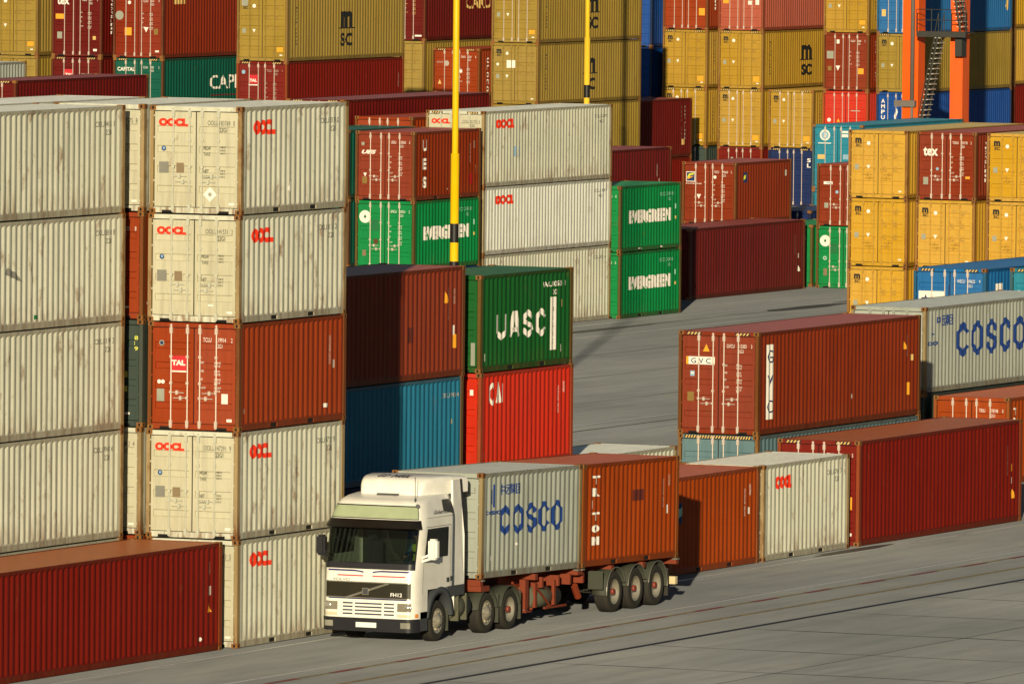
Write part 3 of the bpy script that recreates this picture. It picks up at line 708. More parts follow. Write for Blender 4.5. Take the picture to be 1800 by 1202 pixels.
# front row right of the truck
container('orange red container on the ground behind the truck tail, left part in shadow', L2, S, 'orange', 256.85, 110.2, 0, 2, side=[('R', 0.55, 1.35, 0.36, 0.55, 'navy'), ('P', [(0.6, 1.45), (0.85, 1.6), (0.85, 1.8), (0.6, 1.7)], 'mint')] + side_small(L2, S, 'white') + [('R', 5.35, 1.35, 0.1, 0.18, 'white')], group=GA)
container('cream container on the ground between two red ones, red letters on its side', L2, S, 'cream', 263.2, 110.2, 0, 2, side=oocl_side(S, L2, 'OOLU 147038 7', x=0.9, w=1.1, h=0.36), group=GA)
container('tall smooth dark red long container on the ground at the right, yellow triangle mark', L4, HC, 'darkred', 269.95, 110.2, 0, 2, hazard=True,
          door=plate(HC, 'TRLU 726482 5', '45G1') + [('R', 2.16, 1.0, 0.06, 0.35, 'amber'), ('R', 2.16, 0.28, 0.06, 0.08, 'white')],
          side=[('T', 'CONTAINER SERVICE LINE', 11.1, 2.2, 0.05, 'dimwhite', {'rot': 1, 'bold': 0}), ('T', 'MAX WT', 11.45, 2.2, 0.05, 'dimwhite', {'rot': 1, 'bold': 0}), ('R', 11.45, 1.45, 0.1, 0.2, 'amber'), ('R', 11.42, 1.1, 0.12, 0.18, 'white'), ('P', [(11.4, 0.68), (11.75, 0.68), (11.55, 0.95)], 'amber')], group=GA)

# ------------------------------------------------------------------ BLOCK 2
GB = 'containers in the middle block'
X = 362.6; YB = 166.1
container('blue container at ground level below the green one with the round white emblem', L2, S, 'royal', X, YB, 0, 0, group=GB)
ever_door = [('D', 0.40, S - 0.62, 0.24, 'white'), ('P', [(0.40, S - 0.70), (0.46, S - 0.62), (0.40, S - 0.54), (0.34, S - 0.62)], 'oldpatch'), ('R', 0.62, 1.45, 0.34, 0.42, 'oldpatch')]
def ever_side(): return [('T', 'EVERGREEN', 0.85, S - 1.50, 0.52, 'white', {'bold': 0.075, 'w': 4.2}), ('T', 'EMCU 340761 2', 4.0, 2.1, 0.13, 'mint', {'bold': 0, 'w': 1.4}), ('T', '22G1', 4.7, 1.9, 0.12, 'mint', {'bold': 0}), ('R', 5.45, 1.55, 0.07, 0.2, 'mint'), ('R', 5.45, 1.15, 0.1, 0.12, 'gold')]
container('green container with EVERGREEN on its side, crossed by the striped yellow pole', L2, S, 'green', X, YB, S, 2, door=ever_door + plate(S, 'EMCU 340761 2', '22G1') + [('D', 0.85, 1.05, 0.1, 'rustmark'), ('R', 0.3, 0.5, 0.15, 0.22, 'bronze')], side=ever_side(), group=GB)
container('brown red container with UES on its doors, on the green one beside the pole', L2, S, 'brown', X, YB, 2 * S, 2,
          door=[('T', 'UES', 0.25, S - 0.86, 0.15, 'white', {'bold': 0.05, 'w': 0.6, 'shear': 0.3}), ('D', 0.30, S - 0.48, 0.07, 'ash'), ('P', [(0.33, 1.02), (0.47, 1.02), (0.40, 0.87)], 'white'), ('R', 0.28, 0.62, 0.2, 0.25, 'olive')] + plate(S, 'UESU 218342 3', '22G1'),
          side=[('V', 'UES', 0.78, 1.85, 0.42, 'white', {'w': 0.42, 'step': 1.65, 'bold': 0.05}), ('R', 3.0, 0.35, 0.12, 0.05, 'white'), ('R', 5.0, 0.5, 0.3, 0.4, 'rednew'), ('R', 5.6, 1.1, 0.08, 0.1, 'gold'), ('R', 5.6, 0.9, 0.06, 0.15, 'dimwhite')] + side_small(L2, S), group=GB)
for k in range(3):
    container(('green container with only a strip of roof showing behind the UES one' if k == 2 else 'green container level %d hidden behind the UES one' % (k + 1)), L2, S, 'pine', X + 0.6, 169.1, S * k, 0, group=GB)
X = 369.4; YO = 166.35
oc = lambda H, c: oocl_side(H, L4, '', x=1.15, w=1.75, h=0.36) + [('T', c, 10.5, H - 0.5, 0.12, 'ink', {'bold': 0, 'w': 1.3}), ('T', '45G1', 11.0, H - 0.7, 0.12, 'ink', {'bold': 0})]
container('long cream container, lowest of the three left of the EVERGREEN pair', L4, HC, 'cream', X, YO, 0, 2, side=[('T', 'OOLU 602144', 10.5, HC - 0.5, 0.12, 'ink', {'bold': 0, 'w': 1.3})], group=GB, handles=False)
container('long whiter streaked container, middle of the three left of the EVERGREEN pair', L4, S, 'white', X, YO, HC, 2, side=oc(S, 'OOLU 518870'), door=[('R', 2.25, 1.2, .05, .2, 'ink')], group=GB, handles=False)
container('long cream container, top of the three left of the EVERGREEN pair', L4, HC, 'cream', X, YO, HC + S, 2, hazard=True, door=oocl_door('OOLU 821975 4', HC), side=oc(HC, 'OOLU 821975') + [('R', 2.9, 1.1, 0.14, 0.4, 'lightblue'), ('R', 3.3, 1.1, 0.14, 0.4, 'lightblue')], group=GB)
X = 369.9
for k in range(3):
    z = [0, S, 2 * S][k]
    if k < 2: container('brown container level %d hidden behind the cream stack by the yellow pole' % (k + 1), L4, S, 'brown', X, 169.55, z, 0, group=GB)
    else: container('brown red long container with red TAL sign, its door just above the UES one', L4, HC + 0.0, 'tal', X, 169.55, z, 2,
                    door=[('R', 0.60, HC - 0.90, 0.42, 0.36, 'red'), ('T', 'TAL', 0.63, HC - 0.8, 0.12, 'white', {'bold': 0.05, 'w': 0.36}), ('D', 0.36, HC - 0.52, 0.08, 'ash'), ('D', 0.36, HC - 0.52, 0.05, 'navy')] + plate(HC, 'TRLU 471209 8', '22G1', specs=False), side=[], group=GB)
for k in range(3):
    container(('dark red extra long container with striped edge, its roof above the TAL one' if k == 2 else 'dark red extra long container level %d hidden behind the TAL one' % (k + 1)), L45, HC, 'maroon', 369.6, 172.3, HC * k, 1 if k == 2 else 0, hazard=(k == 2), group=GB)
X = 381.6
for k in range(2):
    container(('upper' if k else 'lower') + ' green container of the pair with EVERGREEN on the side by the open lane', L2, S, 'green', X, 165.95, S * k, 2, door=ever_door + plate(S, 'EMCU 3%d402 0' % (65 + k), '22G1') + [('V', 'EVERGREEN', 1.75, 1.55, 0.09, 'white', {'w': 0.09, 'step': 1.25, 'bold': 0})],
              side=ever_side() + ([('R', 1.82, 0.08, 0.3, 0.05, 'white'), ('R', 3.9, 0.08, 0.3, 0.05, 'white')] if k else []), group=GB)
container('smooth dark red long container on the ground right of the EVERGREEN pair', L4, HC, 'maroon', 397.4, 169.75, 0, 1, side=[('T', 'CONTAINER SERVICE', 11.1, 2.3, 0.06, 'dimwhite', {'rot': 1, 'bold': 0}), ('R', 11.5, 1.3, 0.08, 0.2, 'dimwhite'), ('P', [(11.45, 0.75), (11.7, 0.75), (11.55, 1.0)], 'white')], group=GB)
container('brown container hidden under the one with the blue and yellow F emblem', L2, S, 'brown', 408.9, 172.6, 0, 0, group=GB)
container('brown red container with blue and yellow F emblem on its door', L2, S, 'brown', 408.9, 172.6, S, 2, bars='galv',
          door=[('R', 0.18, S - 0.83, 0.40, 0.42, 'white'), ('R', 0.205, S - 0.80, 0.35, 0.36, 'navy'), ('P', [(0.22, S - 0.66), (0.30, S - 0.50), (0.54, S - 0.45), (0.52, S - 0.53), (0.36, S - 0.58), (0.26, S - 0.70)], 'lime'), ('P', [(0.22, S - 0.74), (0.32, S - 0.62), (0.52, S - 0.60), (0.36, S - 0.68)], 'amber'), ('T', 'FLORENS', 0.18, S - 0.93, 0.05, 'white', {'w': 0.7, 'bold': 0.01}), ('P', [(0.66, 1.25), (0.86, 1.25), (0.76, 1.05)], 'white'), ('D', 1.48, S - 0.62, 0.07, 'white')] + plate(S, 'FSCU 399643 5', '22G1'),
          side=[('R', 0.9, S - 0.85, 0.4, 0.42, 'navy'), ('P', [(0.92, S - 0.78), (1.0, S - 0.55), (1.26, S - 0.5), (1.1, S - 0.66)], 'lime'), ('R', 5.4, 1.9, 0.12, 0.25, 'dimwhite')], group=GB)
for k in range(2):
    container(('dark red long container, its end just left of the F emblem one' if k else 'dark red long container level 1 hidden behind the EVERGREEN pair'), L4, HC, 'maroon', 396.9, 175.6, HC * k, 0 if not k else 1, side=[('R', 10.9, 1.3, 0.1, 0.3, 'white'), ('P', [(10.2, 0.5), (10.4, 0.5), (10.3, 0.75)], 'amber'), ('T', 'CONTAINERS', 10.7, 2.2, 0.06, 'dimwhite', {'rot': 1, 'bold': 0})] if k else (), group=GB)
container('green container on the ground whose door edge peeks out left of the round emblem one', L2, S, 'green', 411.2, 170.1, 0, 1, door=[('R', 1.85, 1.95, 0.3, 0.14, 'mint')], group=GB)
container('green container with round white emblem, on the ground left of the yellow stack', L2, S, 'green', 410.6, 167.25, 0, 2, door=ever_door + [('D', 0.40, 1.25, 0.09, 'mint'), ('D', 0.40, 1.25, 0.045, 'bronze'), ('R', 0.34, 0.52, 0.16, 0.3, 'bronze')], group=GB)
container('red container with white name plate lying on the green round emblem one', L2, S, 'brown', 410.6, 167.25, S, 2, door=[('R', 0.30, 1.73, 0.40, 0.12, 'white'), ('R', 0.42, 1.76, 0.26, 0.05, 'lightblue'), ('D', 0.90, 1.42, 0.07, 'lightblue'), ('R', 0.34, 0.75, 0.18, 0.22, 'ash')], group=GB)
container('navy container in the dark gap between the F emblem one and the ring emblem one', L2, S, 'navy', 425.0, 175.9, 0, 1, door=[('T', 'JB', 1.6, 1.5, 0.3, 'dimwhite', {'w': 0.4})], group=GB)
# yellow stacks
X = 376.6
order = [(151.9, ['yellow', 'yellow', 'yellow'], 'first'), (149.12, ['yellow', 'yellow', 'brown'], 'second'), (146.25, ['yellow', 'yellow', 'yellow'], 'third')]
lv = ['lowest', 'middle', 'topmost']
cnt = 0
for y, cols, nm in order:
    for k, c in enumerate(cols):
        if c == 'yellow':
            hid = k == 0 and nm != 'first'
            container('yellow container, %s in the %s column of the right hand yellow block%s' % (lv[k], nm, ', hidden' if hid else ''), L4, S, 'yellow', X, y, S * k, 0 if hid else 2, door=msc_door(S, 2 * cnt), side=[('V', 'MSCU5120', 0.85, 2.05, 0.12, 'ink', {'w': 0.13, 'step': 1.6, 'bold': 0})], group=GB); cnt += 1
        else:
            container('brown red container with white tex on its door, among the yellow ones', L4, S, 'brown', X, y, S * k, 2,
                      door=[('T', 'tex', 0.27, S - 0.92, 0.34, 'white', {'bold': 0.035, 'w': 0.60}), ('D', 0.85, 1.18, 0.06, 'lightblue'), ('R', 0.28, 0.58, 0.2, 0.28, 'ash'), ('R', 2.0, 0.82, 0.18, 0.09, 'amber')] + plate(S, 'TGHU 459178 3', '2261'), side=tex_side(S), group=GB)
container('teal container hidden under the one with the white ring emblem', L4, HC, 'teal', 441.0, 180.05, 0, 0, group=GB)
container('teal container with white ring emblem on its door, behind the yellow block at the right', L4, HC, 'teal', 441.0, 180.05, HC, 1, door=[('D', 0.60, HC - 0.48, 0.25, 'white'), ('D', 0.60, HC - 0.48, 0.18, 'sky'), ('T', 'JJ', 0.60, HC - 0.58, 0.2, 'white', {'center': 1, 'bold': 0.04}), ('R', 0.28, HC - 0.86, 0.62, 0.04, 'white'), ('R', 1.42, HC - 0.38, 0.30, 0.10, 'white'), ('R', 1.42, HC - 0.56, 0.30, 0.13, 'white'), ('R', 0.26, HC - 1.55, 0.34, 0.20, 'gold'), ('R', 1.48, HC - 1.55, 0.26, 0.22, 'lightblue')] if False else
          [('D', 0.60, HC - 0.48, 0.25, 'white'), ('D', 0.60, HC - 0.48, 0.18, 'lightblue'), ('T', 'JJ', 0.60, HC - 0.58, 0.2, 'white', {'center': 1, 'bold': 0.04}), ('R', 0.28, HC - 0.86, 0.62, 0.04, 'white'), ('R', 1.42, HC - 0.38, 0.30, 0.10, 'white'), ('R', 1.42, HC - 0.56, 0.30, 0.13, 'white'), ('R', 0.26, HC - 1.55, 0.34, 0.20, 'gold'), ('R', 1.48, HC - 1.55, 0.26, 0.22, 'lightblue')], group=GB)
# loose rows between
for k in range(3):
    container(('dark red long container, right part showing above the roofs at the far left' if k == 2 else 'dark red container level %d hidden behind the left stacks' % (k + 1)), L4, HC, 'maroon', 384.3, 193.75, HC * k, 1 if k == 2 else 0, hazard=(k == 2), group=GB)
for k in range(3):
    container(('grey ribbed long container cut by the left edge, in front of the far yellow stack' if k == 2 else 'grey container level %d hidden at the far left' % (k + 1)), L4, HC, 'grey', 399.2, 206.9, HC * k, 1 if k == 2 else 0, group=GB)

# ------------------------------------------------------------------ BLOCK 3: far wall
GC = 'containers in the far block'
def under(n, col, X, Y, where):
    for k in range(n): container('%s container hidden at level %d %s' % (col, k + 1, where), L4, HC, col, X, Y, HC * k, 0, group=GC)
X = 420.0
under(2, 'tan', X, 210.68, 'at the far left')
container('dimmed yellow container, lower one of the far stack at the top left corner', L4, HC, 'tan', X, 210.68, 2 * HC, 1, door=msc_door(HC, 4), group=GC)
container('dimmed yellow container, upper one of the far stack at the top left corner', L4, HC, 'tan', X, 210.68, 3 * HC, 1, door=msc_door(HC, 7), group=GC)
under(2, 'maroon', X, 207.6, 'below the far tex one')
container('dimmed red container with small red TAL sign under the far tex one', L4, HC, 'maroon', X, 207.6, 2 * HC, 1, hazard=True, door=[('R', 0.64, HC - 0.90, 0.42, 0.34, 'red'), ('T', 'TAL', 0.68, HC - 0.86, 0.13, 'white', {'bold': 0.05, 'w': 0.36}), ('T', 'TCLU 602144 5', 1.46, HC - 0.82, 0.09, 'dimwhite', {'w': 0.8})], group=GC)  # reds of this column use darker paint in place of weaker light
container('dimmed red container with white tex at the top left of the far wall', L4, HC, 'maroon', X, 207.6, 3 * HC, 1, door=[('T', 'tex', 0.25, HC - 0.62, 0.34, 'white', {'bold': 0.03, 'w': 0.60}), ('R', 0.18, HC - 1.25, 0.40, 0.22, 'amber'), ('R', 0.26, 0.78, 0.24, 0.30, 'ash'), ('R', 2.0, 0.75, 0.15, 0.16, 'gold')] + plate(HC, 'TGHU 7071 3', '45G1') + [('R', 2.03, 0.25, 0.18, 0.1, 'white')], side=tex_side(HC), group=GC)
under(2, 'pine', X, 204.56, 'below the CAPITAL one')
container('dark green long container with white CAPITAL on door and side', L4, HC, 'pine', X, 204.56, 2 * HC, 1, hazard=True, door=[('T', 'CAPITAL', 0.2, HC - 0.58, 0.17, 'white', {'bold': 0.03, 'w': 0.85})] + plate(HC, 'CLHU 8092 2', '45G1', specs=False) + [('R', 1.9, 0.55, 0.2, 0.5, 'ash')],
          side=[('T', 'CAPITAL', 4.8, HC - 1.45, 0.62, 'white', {'bold': 0.01, 'w': 5.2}), ('R', 4.9, HC - 1.75, 4.2, 0.06, 'plum')], group=GC)
container('rust red long container with green and yellow stickers above the CAPITAL one', L4, HC, 'rusty', X, 204.56, 3 * HC, 1, door=[('D', 0.30, 1.85, 0.2, 'ash'), ('R', 0.56, 0.98, 0.33, 0.34, 'amber'), ('P', [(1.48, 1.35), (1.72, 1.35), (1.60, 1.12)], 'white'), ('R', 1.98, 1.03, 0.2, 0.26, 'olive'), ('R', 2.05, 0.26, 0.18, 0.08, 'white'), ('D', 0.78, 2.42, 0.08, 'white')] + plate(HC, 'CLHU 8014 9', '45G1'),
          side=[('T', 'IIII', 1.2, 2.35, 0.3, 'gold', {'w': 1.1})], group=GC)
X = 419.0
under(2, 'maroon', X, 198.08, 'below the second far TAL one')
container('dimmed red long container with red TAL sign below the big far yellow one', L4, HC, 'darkred', X, 198.08, 2 * HC, 1, hazard=True, door=[('R', 0.60, HC - 0.98, 0.42, 0.38, 'red'), ('R', 0.58, HC - 1.06, 0.44, 0.05, 'white'), ('T', 'TAL', 0.64, HC - 0.9, 0.13, 'white', {'bold': 0.05, 'w': 0.34}), ('D', 0.34, HC - 0.48, 0.09, 'lightblue')] + plate(HC, 'TCLU 50342 1', '45G1', 'dimwhite'), side=[('T', 'TRANS AMERICA', 11.6, 2.2, 0.06, 'dimwhite', {'rot': 1, 'bold': 0})], group=GC)  # red darkened in colour to stand for the dimmer light here
container('dimmed yellow long container with large black msc on its side, left of the yellow pole', L4, HC, 'tan', X, 198.08, 3 * HC, 1, door=msc_door(HC, 3) + [('R', 0.22, HC - 0.5, 0.3, 0.34, 'ash')], side=msc_side(L4, HC, 5.5), group=GC)
X = 458.5
under(2, 'tan', X, 209.58, 'below the CARU one')
container('dimmed yellow container under the dark CARU one', L4, HC, 'tan', X, 209.58, 2 * HC, 1, door=msc_door(HC, 6), group=GC)
container('very dark red long container with CARU in gold letters beside the yellow pole', L4, HC, 'maroon', X, 209.58, 3 * HC, 1, door=plate(HC, 'CARU 9401 4', '45G1', 'gold') + [('R', 1.9, 0.2, 0.35, 0.08, 'white')], side=[('T', 'CARU', 4.7, HC - 1.45, 0.62, 'gold', {'bold': 0.02, 'w': 2.9})], group=GC)
under(1, 'brown', X, 206.72, 'behind the yellow pole')
container('brown container hidden at level 2 behind the yellow pole', L4, S, 'brown', X, 206.72, HC, 0, group=GC)
container('rust red container with triangle label directly behind the yellow pole', L4, HC, 'tal', X, 206.72, HC + S, 1, hazard=True, door=[('P', [(0.28, 1.2), (0.46, 1.2), (0.37, 1.42)], 'gold'), ('D', 0.72, HC - 0.72, 0.13, 'dimwhite'), ('T', 'CRONOS', 0.2, HC - 0.70, 0.07, 'dimwhite', {'w': 0.34}), ('R', 1.36, HC - 1.15, 0.17, 0.14, 'white'), ('R', 1.78, 0.2, 0.34, 0.20, 'amber')] + plate(HC, 'CRXU 75201 8', '45G1'), side=[('V', 'cronos', 0.9, 2.2, 0.24, 'white', {'w': 0.22, 'step': 1.4, 'bold': 0.02})], group=GC)
under(2, 'tan', X, 203.7, 'between the yellow poles')
container('dimmed yellow long container with black msc, lower of two between the yellow poles', L4, HC, 'tan', X, 203.7, 2 * HC, 1, door=msc_door(HC, 2) + [('R', 0.80, HC - 1.18, 0.44, 0.36, 'white'), ('D', 0.34, HC - 1.02, 0.07, 'white')], side=msc_side(L4, HC, 5.5), group=GC)
container('dimmed yellow long container with black msc, upper of two between the yellow poles', L4, HC, 'tan', X, 203.7, 3 * HC, 1, bars='galv', door=msc_door(HC, 9), side=msc_side(L4, HC, 5.7), group=GC)
X = 491.0; y8 = 211.95
container('blue container hidden at level 1 right of the msc pair', L4, S, 'royal', X, y8, 0, 0, group=GC)
container('blue container hidden at level 2 right of the msc pair', L4, S, 'royal', X, y8, S, 0, group=GC)
container('dull blue container under the bright blue one right of the msc pair', L4, S, 'royal', X, y8, 2 * S, 1, door=[('R', 0.2, 0.2, 0.3, 0.3, 'ash')], group=GC)
container('bright blue container with white bars right of the msc pair', L4, S, 'royal', X, y8, 3 * S, 1, door=[('D', 1.62, 1.55, 0.09, 'lightblue'), ('R', 1.5, 0.75, 0.2, 0.28, 'ash')], group=GC)
container('green container over the bright blue one right of the msc pair', L4, S, 'pine', X, y8, 4 * S, 1, door=[('D', 1.6, 0.5, 0.06, 'white')], group=GC)
# dark red pair behind the EVERGREEN pair
container('bright dark red long container on the ground left of the F emblem one', L4, S, 'darkred', 472.5, 207.0, 0, 1, side=[('P', [(11.4, 1.7), (11.6, 1.7), (11.5, 1.95)], 'white'), ('R', 11.4, 1.1, 0.2, 0.25, 'amber')], group=GC)
container('broad dark red long container behind the EVERGREEN pair, reaching up to the yellow far wall', L4, HC, 'maroon', 472.5, 207.0, S, 1, side=[('V', 'CONTAINER', 11.3, 2.4, 0.12, 'dimwhite', {'w': 0.1, 'step': 1.6, 'bold': 0}), ('V', 'SERVICES', 10.9, 2.4, 0.12, 'dimwhite', {'w': 0.1, 'step': 1.8, 'bold': 0}), ('R', 11.0, 0.6, 0.3, 0.28, 'gold')], group=GC)
X = 491.0
P9 = [('slate', 'grey green container at ground level of the first far yellow column from the blue one', []), ('yellow_dim', 'yellow container, second from the ground in the far column beside the blue one', None), ('yellow_dim', 'yellow container, third from the ground in the far column beside the blue one', None), ('tal', 'rust red container with yellow sticker, on top of the first far yellow column', [('R', 1.95, 0.72, 0.32, 0.36, 'amber'), ('R', 1.45, HC - 1.0, 0.3, 0.1, 'dimwhite')])]
P10 = [('darkred', 'red container at ground level of the second far yellow column', [('D', 0.8, 2.3, 0.08, 'ash')]), ('yellow_dim', 'yellow container, second from the ground in the second far yellow column', None), ('yellow_dim', 'yellow long container with black msc side, third up in the second far column', None), ('pink', 'faded pink red long container on top of the second far yellow column', [('R', 0.25, HC - 1.55, 0.3, 0.25, 'amber'), ('R', 1.6, HC - 1.6, 0.2, 0.2, 'white'), ('R', 2.0, HC - 1.6, 0.2, 0.3, 'white')])]
P11 = [('navy', 'navy container at ground level under the low yellow one', [('V', 'SL', 2.1, 2.2, 0.2, 'white', {'w': 0.2})]), ('yellow_dim', 'yellow container with triangle sticker on the navy one, lower than its neighbours', None)]
P12 = [('maroon', 'dark container hidden at ground level right of the navy one', []), ('red', 'orange red container with round sticker below the dark red far one', [('D', 0.34, HC - 1.45, 0.10, 'white'), ('P', [(0.75, HC - 1.55), (0.92, HC - 1.55), (0.84, HC - 1.36)], 'amber'), ('R', 1.5, HC - 1.0, 0.5, 0.05, 'dimwhite')]), ('brown', 'dark red container with white square sticker in the far wall left of the crane', [('R', 0.70, HC - 0.55, 0.15, 0.2, 'white'), ('R', 0.18, HC - 1.30, 0.36, 0.38, 'ash'), ('P', [(0.66, 1.25), (0.90, 1.25), (0.78, 1.0)], 'white'), ('R', 0.24, 1.0, 0.2, 0.22, 'olive'), ('R', 1.86, 0.85, 0.30, 0.28, 'amber')] + plate(HC, 'GLDU 13068 3', '45G1')), ('yellow_dim', 'yellow container on top of the far column left of the crane', None)]
P13 = [('navy', 'navy container hidden at ground level behind the crane', []), ('royal', 'blue long container with white AMPUCO letters at the crane foot', [('V', 'AMPUCO', 0.26, HC - 0.55, 0.20, 'white', {'w': 0.2, 'step': 1.35, 'bold': 0.03}), ('P', [(1.0, 1.5), (1.15, 1.9), (1.1, 2.1), (0.95, 1.7)], 'white')]), ('tan', 'tan long container behind the crane legs', None), ('sky', 'bright blue long container behind the crane stair', [('R', 0.26, 0.85, 0.22, 0.34, 'gold')])]
for y, P in ((208.9, P9), (205.88, P10), (203.12, P11), (200.2, P12), (197.35, P13)):
    for k, (c, lab, dr) in enumerate(P):
        sdm = ()
        if 'black msc side' in lab: sdm = msc_side(L4, HC, 5.1)
        elif c == 'yellow_dim': sdm = [('V', 'MSCU4907126', 0.9, HC - 0.6, 0.10, 'ink', {'w': 0.13, 'step': 1.7, 'bold': 0})]
        elif 'bright blue long' in lab: sdm = [('P', [(11.3, 1.2), (11.6, 1.0), (11.7, 1.5), (11.4, 1.6)], 'gold')]
        elif c == 'tal': sdm = tex_side(HC)
        elif c == 'brown': sdm = [('V', 'GOLD  TAINER', 0.9, HC - 0.5, 0.09, 'dimwhite', {'w': 0.12, 'step': 1.9, 'bold': 0.01})]
        container(lab, L4, HC, c, X, y, HC * k, 1, door=(msc_door(HC, k + int(y)) + ([('R', 1.9, 0.35, 0.32, 0.24, 'amber')] if k in (1, 2) else []) if dr is None else dr), side=sdm, hazard=(c == 'yellow_dim' or c == 'tan' or c == 'navy'), group=GC, bars='galv' if (k == 1 and c == 'yellow_dim') else None)
for k, c in enumerate(['maroon', 'darkred', 'yellow', 'yellow']):
    container('%s container at level %d of the farthest stack at the right edge' % (('dark red', 'red', 'yellow', 'yellow')[k], k + 1), L4, HC, c, 508.5, 199.3, HC * k, 1, group=GC)
    container('%s container at level %d of the dark gap behind the right edge' % (('red', 'brown', 'brown', 'yellow')[k], k + 1), L4, HC, ['red', 'brown', 'brown', 'yellow'][k], 508.5, 202.4, HC * k, 0, group=GC)

# ------------------------------------------------------------------ striped yellow poles
YP = paint('pole_yellow', (0.82, 0.50, 0.015), 0.02, rough=0.4, dirt=0.15); BK = simple('pole_black', (0.012, 0.010, 0.010), 0.5)
def pole(X, Y, label):
    root = empty('yellow_pole', (X, Y, 0), label, 'pole', 'striped yellow poles between the blocks')
    bm = BM()
    tube(bm, (0, 0, 0.05), (0, 0, 24.0), 0.10, 20)
    obj('shaft', bm, YP, root)
    bm = BM(); tube(bm, (0, 0, 0.05), (0, 0, 9.42), 0.132, 20); obj('sleeve', bm, YP, root)
    z = 7.27
    while z > 0.6:
        bm = BM(); tube(bm, (0, 0, z - 0.58), (0, 0, z), 0.135, 20, caps=False); obj('black_band', bm, BK, root); z -= 1.16
    bm = BM(); box(bm, -0.35, 0.35, -0.35, 0.35, 0.0, 0.05); obj('base_plate', bm, BK, root)
pole(298.2, 135.25, 'striped yellow pole left of the picture centre, the nearer and thicker of the two')
pole(442.5, 194.18, 'thinner yellow pole rising behind the cream stack, farther of the two')

# ------------------------------------------------------------------ orange crane
CO = paint('crane_orange', (0.78, 0.105, 0.010), 0.05, rough=0.5, dirt=0.3); CG = simple('crane_grey', (0.16, 0.14, 0.12), 0.6); CS = simple('stair_steel', (0.035, 0.035, 0.03), 0.6); CT = simple('tread', (0.55, 0.54, 0.46), 0.6)
cr = empty('gantry_crane', (470.0, 188.0, 0), 'orange crane with two box legs and black stairs before the far wall, top right', 'crane')
bm = BM(); box(bm, 0, 0.85, 1.10, 1.90, 0.9, 22.0); obj('leg', bm, CO, cr)
bm = BM(); box(bm, 0, 0.85, -1.17, -0.53, 0.9, 22.0)
obj('leg', bm, CO, cr)
bm = BM(); tube(bm, (-0.12, 1.35, 6.0), (-0.12, 1.35, 22), 0.10, 10); box(bm, -0.28, -0.01, 1.15, 2.2, 5.75, 6.05); tube(bm, (-0.12, 1.35, 3.0), (-0.12, 1.35, 5.8), 0.07, 8); obj('cable_duct', bm, CG, cr)
bm = BM(); box(bm, -1.2, 1.6, -3.2, 3.4, 0.55, 0.9); obj('sill_beam', bm, CO, cr)
for yy in (-1.9, 2.4):
    bm = BM(); tube(bm, (0.1, yy - 0.15, 0.28), (0.1, yy + 0.15, 0.28), 0.275, 20); obj('bogie_wheel', bm, CS, cr)
    bm = BM(); tube(bm, (0.9, yy - 0.15, 0.28), (0.9, yy + 0.15, 0.28), 0.275, 20); obj('bogie_wheel', bm, CS, cr)
bm = BM(); box(bm, -1.15, -0.02, -1.75, 0.75, 9.28, 9.36); box(bm, -1.15, -1.08, -1.75, 0.75, 9.1, 9.28); box(bm, -0.6, -0.02, -1.35, -1.0, 8.2, 9.1)
for yy in (-1.75, -1.0, 0.0, 0.75): tube(bm, (-1.12, yy, 9.36), (-1.12, yy, 10.4), 0.022, 5)
for zz in (9.9, 10.4): tube(bm, (-1.12, -1.75, zz), (-1.12, 0.75, zz), 0.022, 5)
obj('platform', bm, CS, cr)
def stair(name, a, b, wx, n):
    """flight from a to b (y, z), wx = (x0, x1)"""
    st = BM()
    for x in wx:
        d_ = 0.05
        for dz in (0, 0.95): tube(st, (x, a[0], a[1] + dz), (x, b[0], b[1] + dz), 0.055 if dz == 0 else 0.022, 5)
        for i in range(0, n + 1, 4):
            f = i / n; y = a[0] + (b[0] - a[0]) * f; z = a[1] + (b[1] - a[1]) * f; tube(st, (x, y, z), (x, y, z + 0.95), 0.02, 5)
    s = obj(name, st, CS, cr)
    tr = BM()
    for i in range(1, n):
        f = i / n; y = a[0] + (b[0] - a[0]) * f; z = a[1] + (b[1] - a[1]) * f; box(tr, wx[0], wx[1], y - 0.14, y + 0.14, z - 0.012, z + 0.022)
    obj('treads', tr, CT, s)
stair('stair', (-0.35, 9.30), (1.55 - 0.25, 1.0), (-1.10, -0.35), 34)
stair('stair', (-1.45, 9.36), (-0.1, 17.0), (-1.05, -0.30), 32)

# ------------------------------------------------------------------ truck
TW = simple('truck_white', (0.86, 0.84, 0.76), 0.28, 0.0, 0.5); TB = simple('truck_black', (0.018, 0.018, 0.022), 0.45); TG = simple('truck_grey', (0.055, 0.06, 0.065), 0.55)
RUB = simple('tyre_rubber', (0.028, 0.025, 0.018), 0.85); RIM = simple('rim_silver', (0.48, 0.44, 0.34), 0.35, 0.55); MUD = simple('mudguard', (0.048, 0.052, 0.036), 0.7); HUB = simple('hub_red', (0.25, 0.05, 0.03), 0.5)
CHR = simple('chassis_red', (0.20, 0.034, 0.010), 0.55); TNK = simple('tank_grey', (0.10, 0.10, 0.065), 0.55); DK = simple('dark_metal', (0.03, 0.027, 0.022), 0.7)
SGN = simple('sign_panel', (0.36, 0.42, 0.26), 0.4); LMP = simple('lamp_glass', (0.55, 0.53, 0.45), 0.12, 0.6); ORG = simple('indicator', (0.75, 0.25, 0.05), 0.3); RDL = simple('marker_red', (0.45, 0.03, 0.02), 0.3); CHM = simple('chrome_trim', (0.33, 0.32, 0.27), 0.3, 0.6)
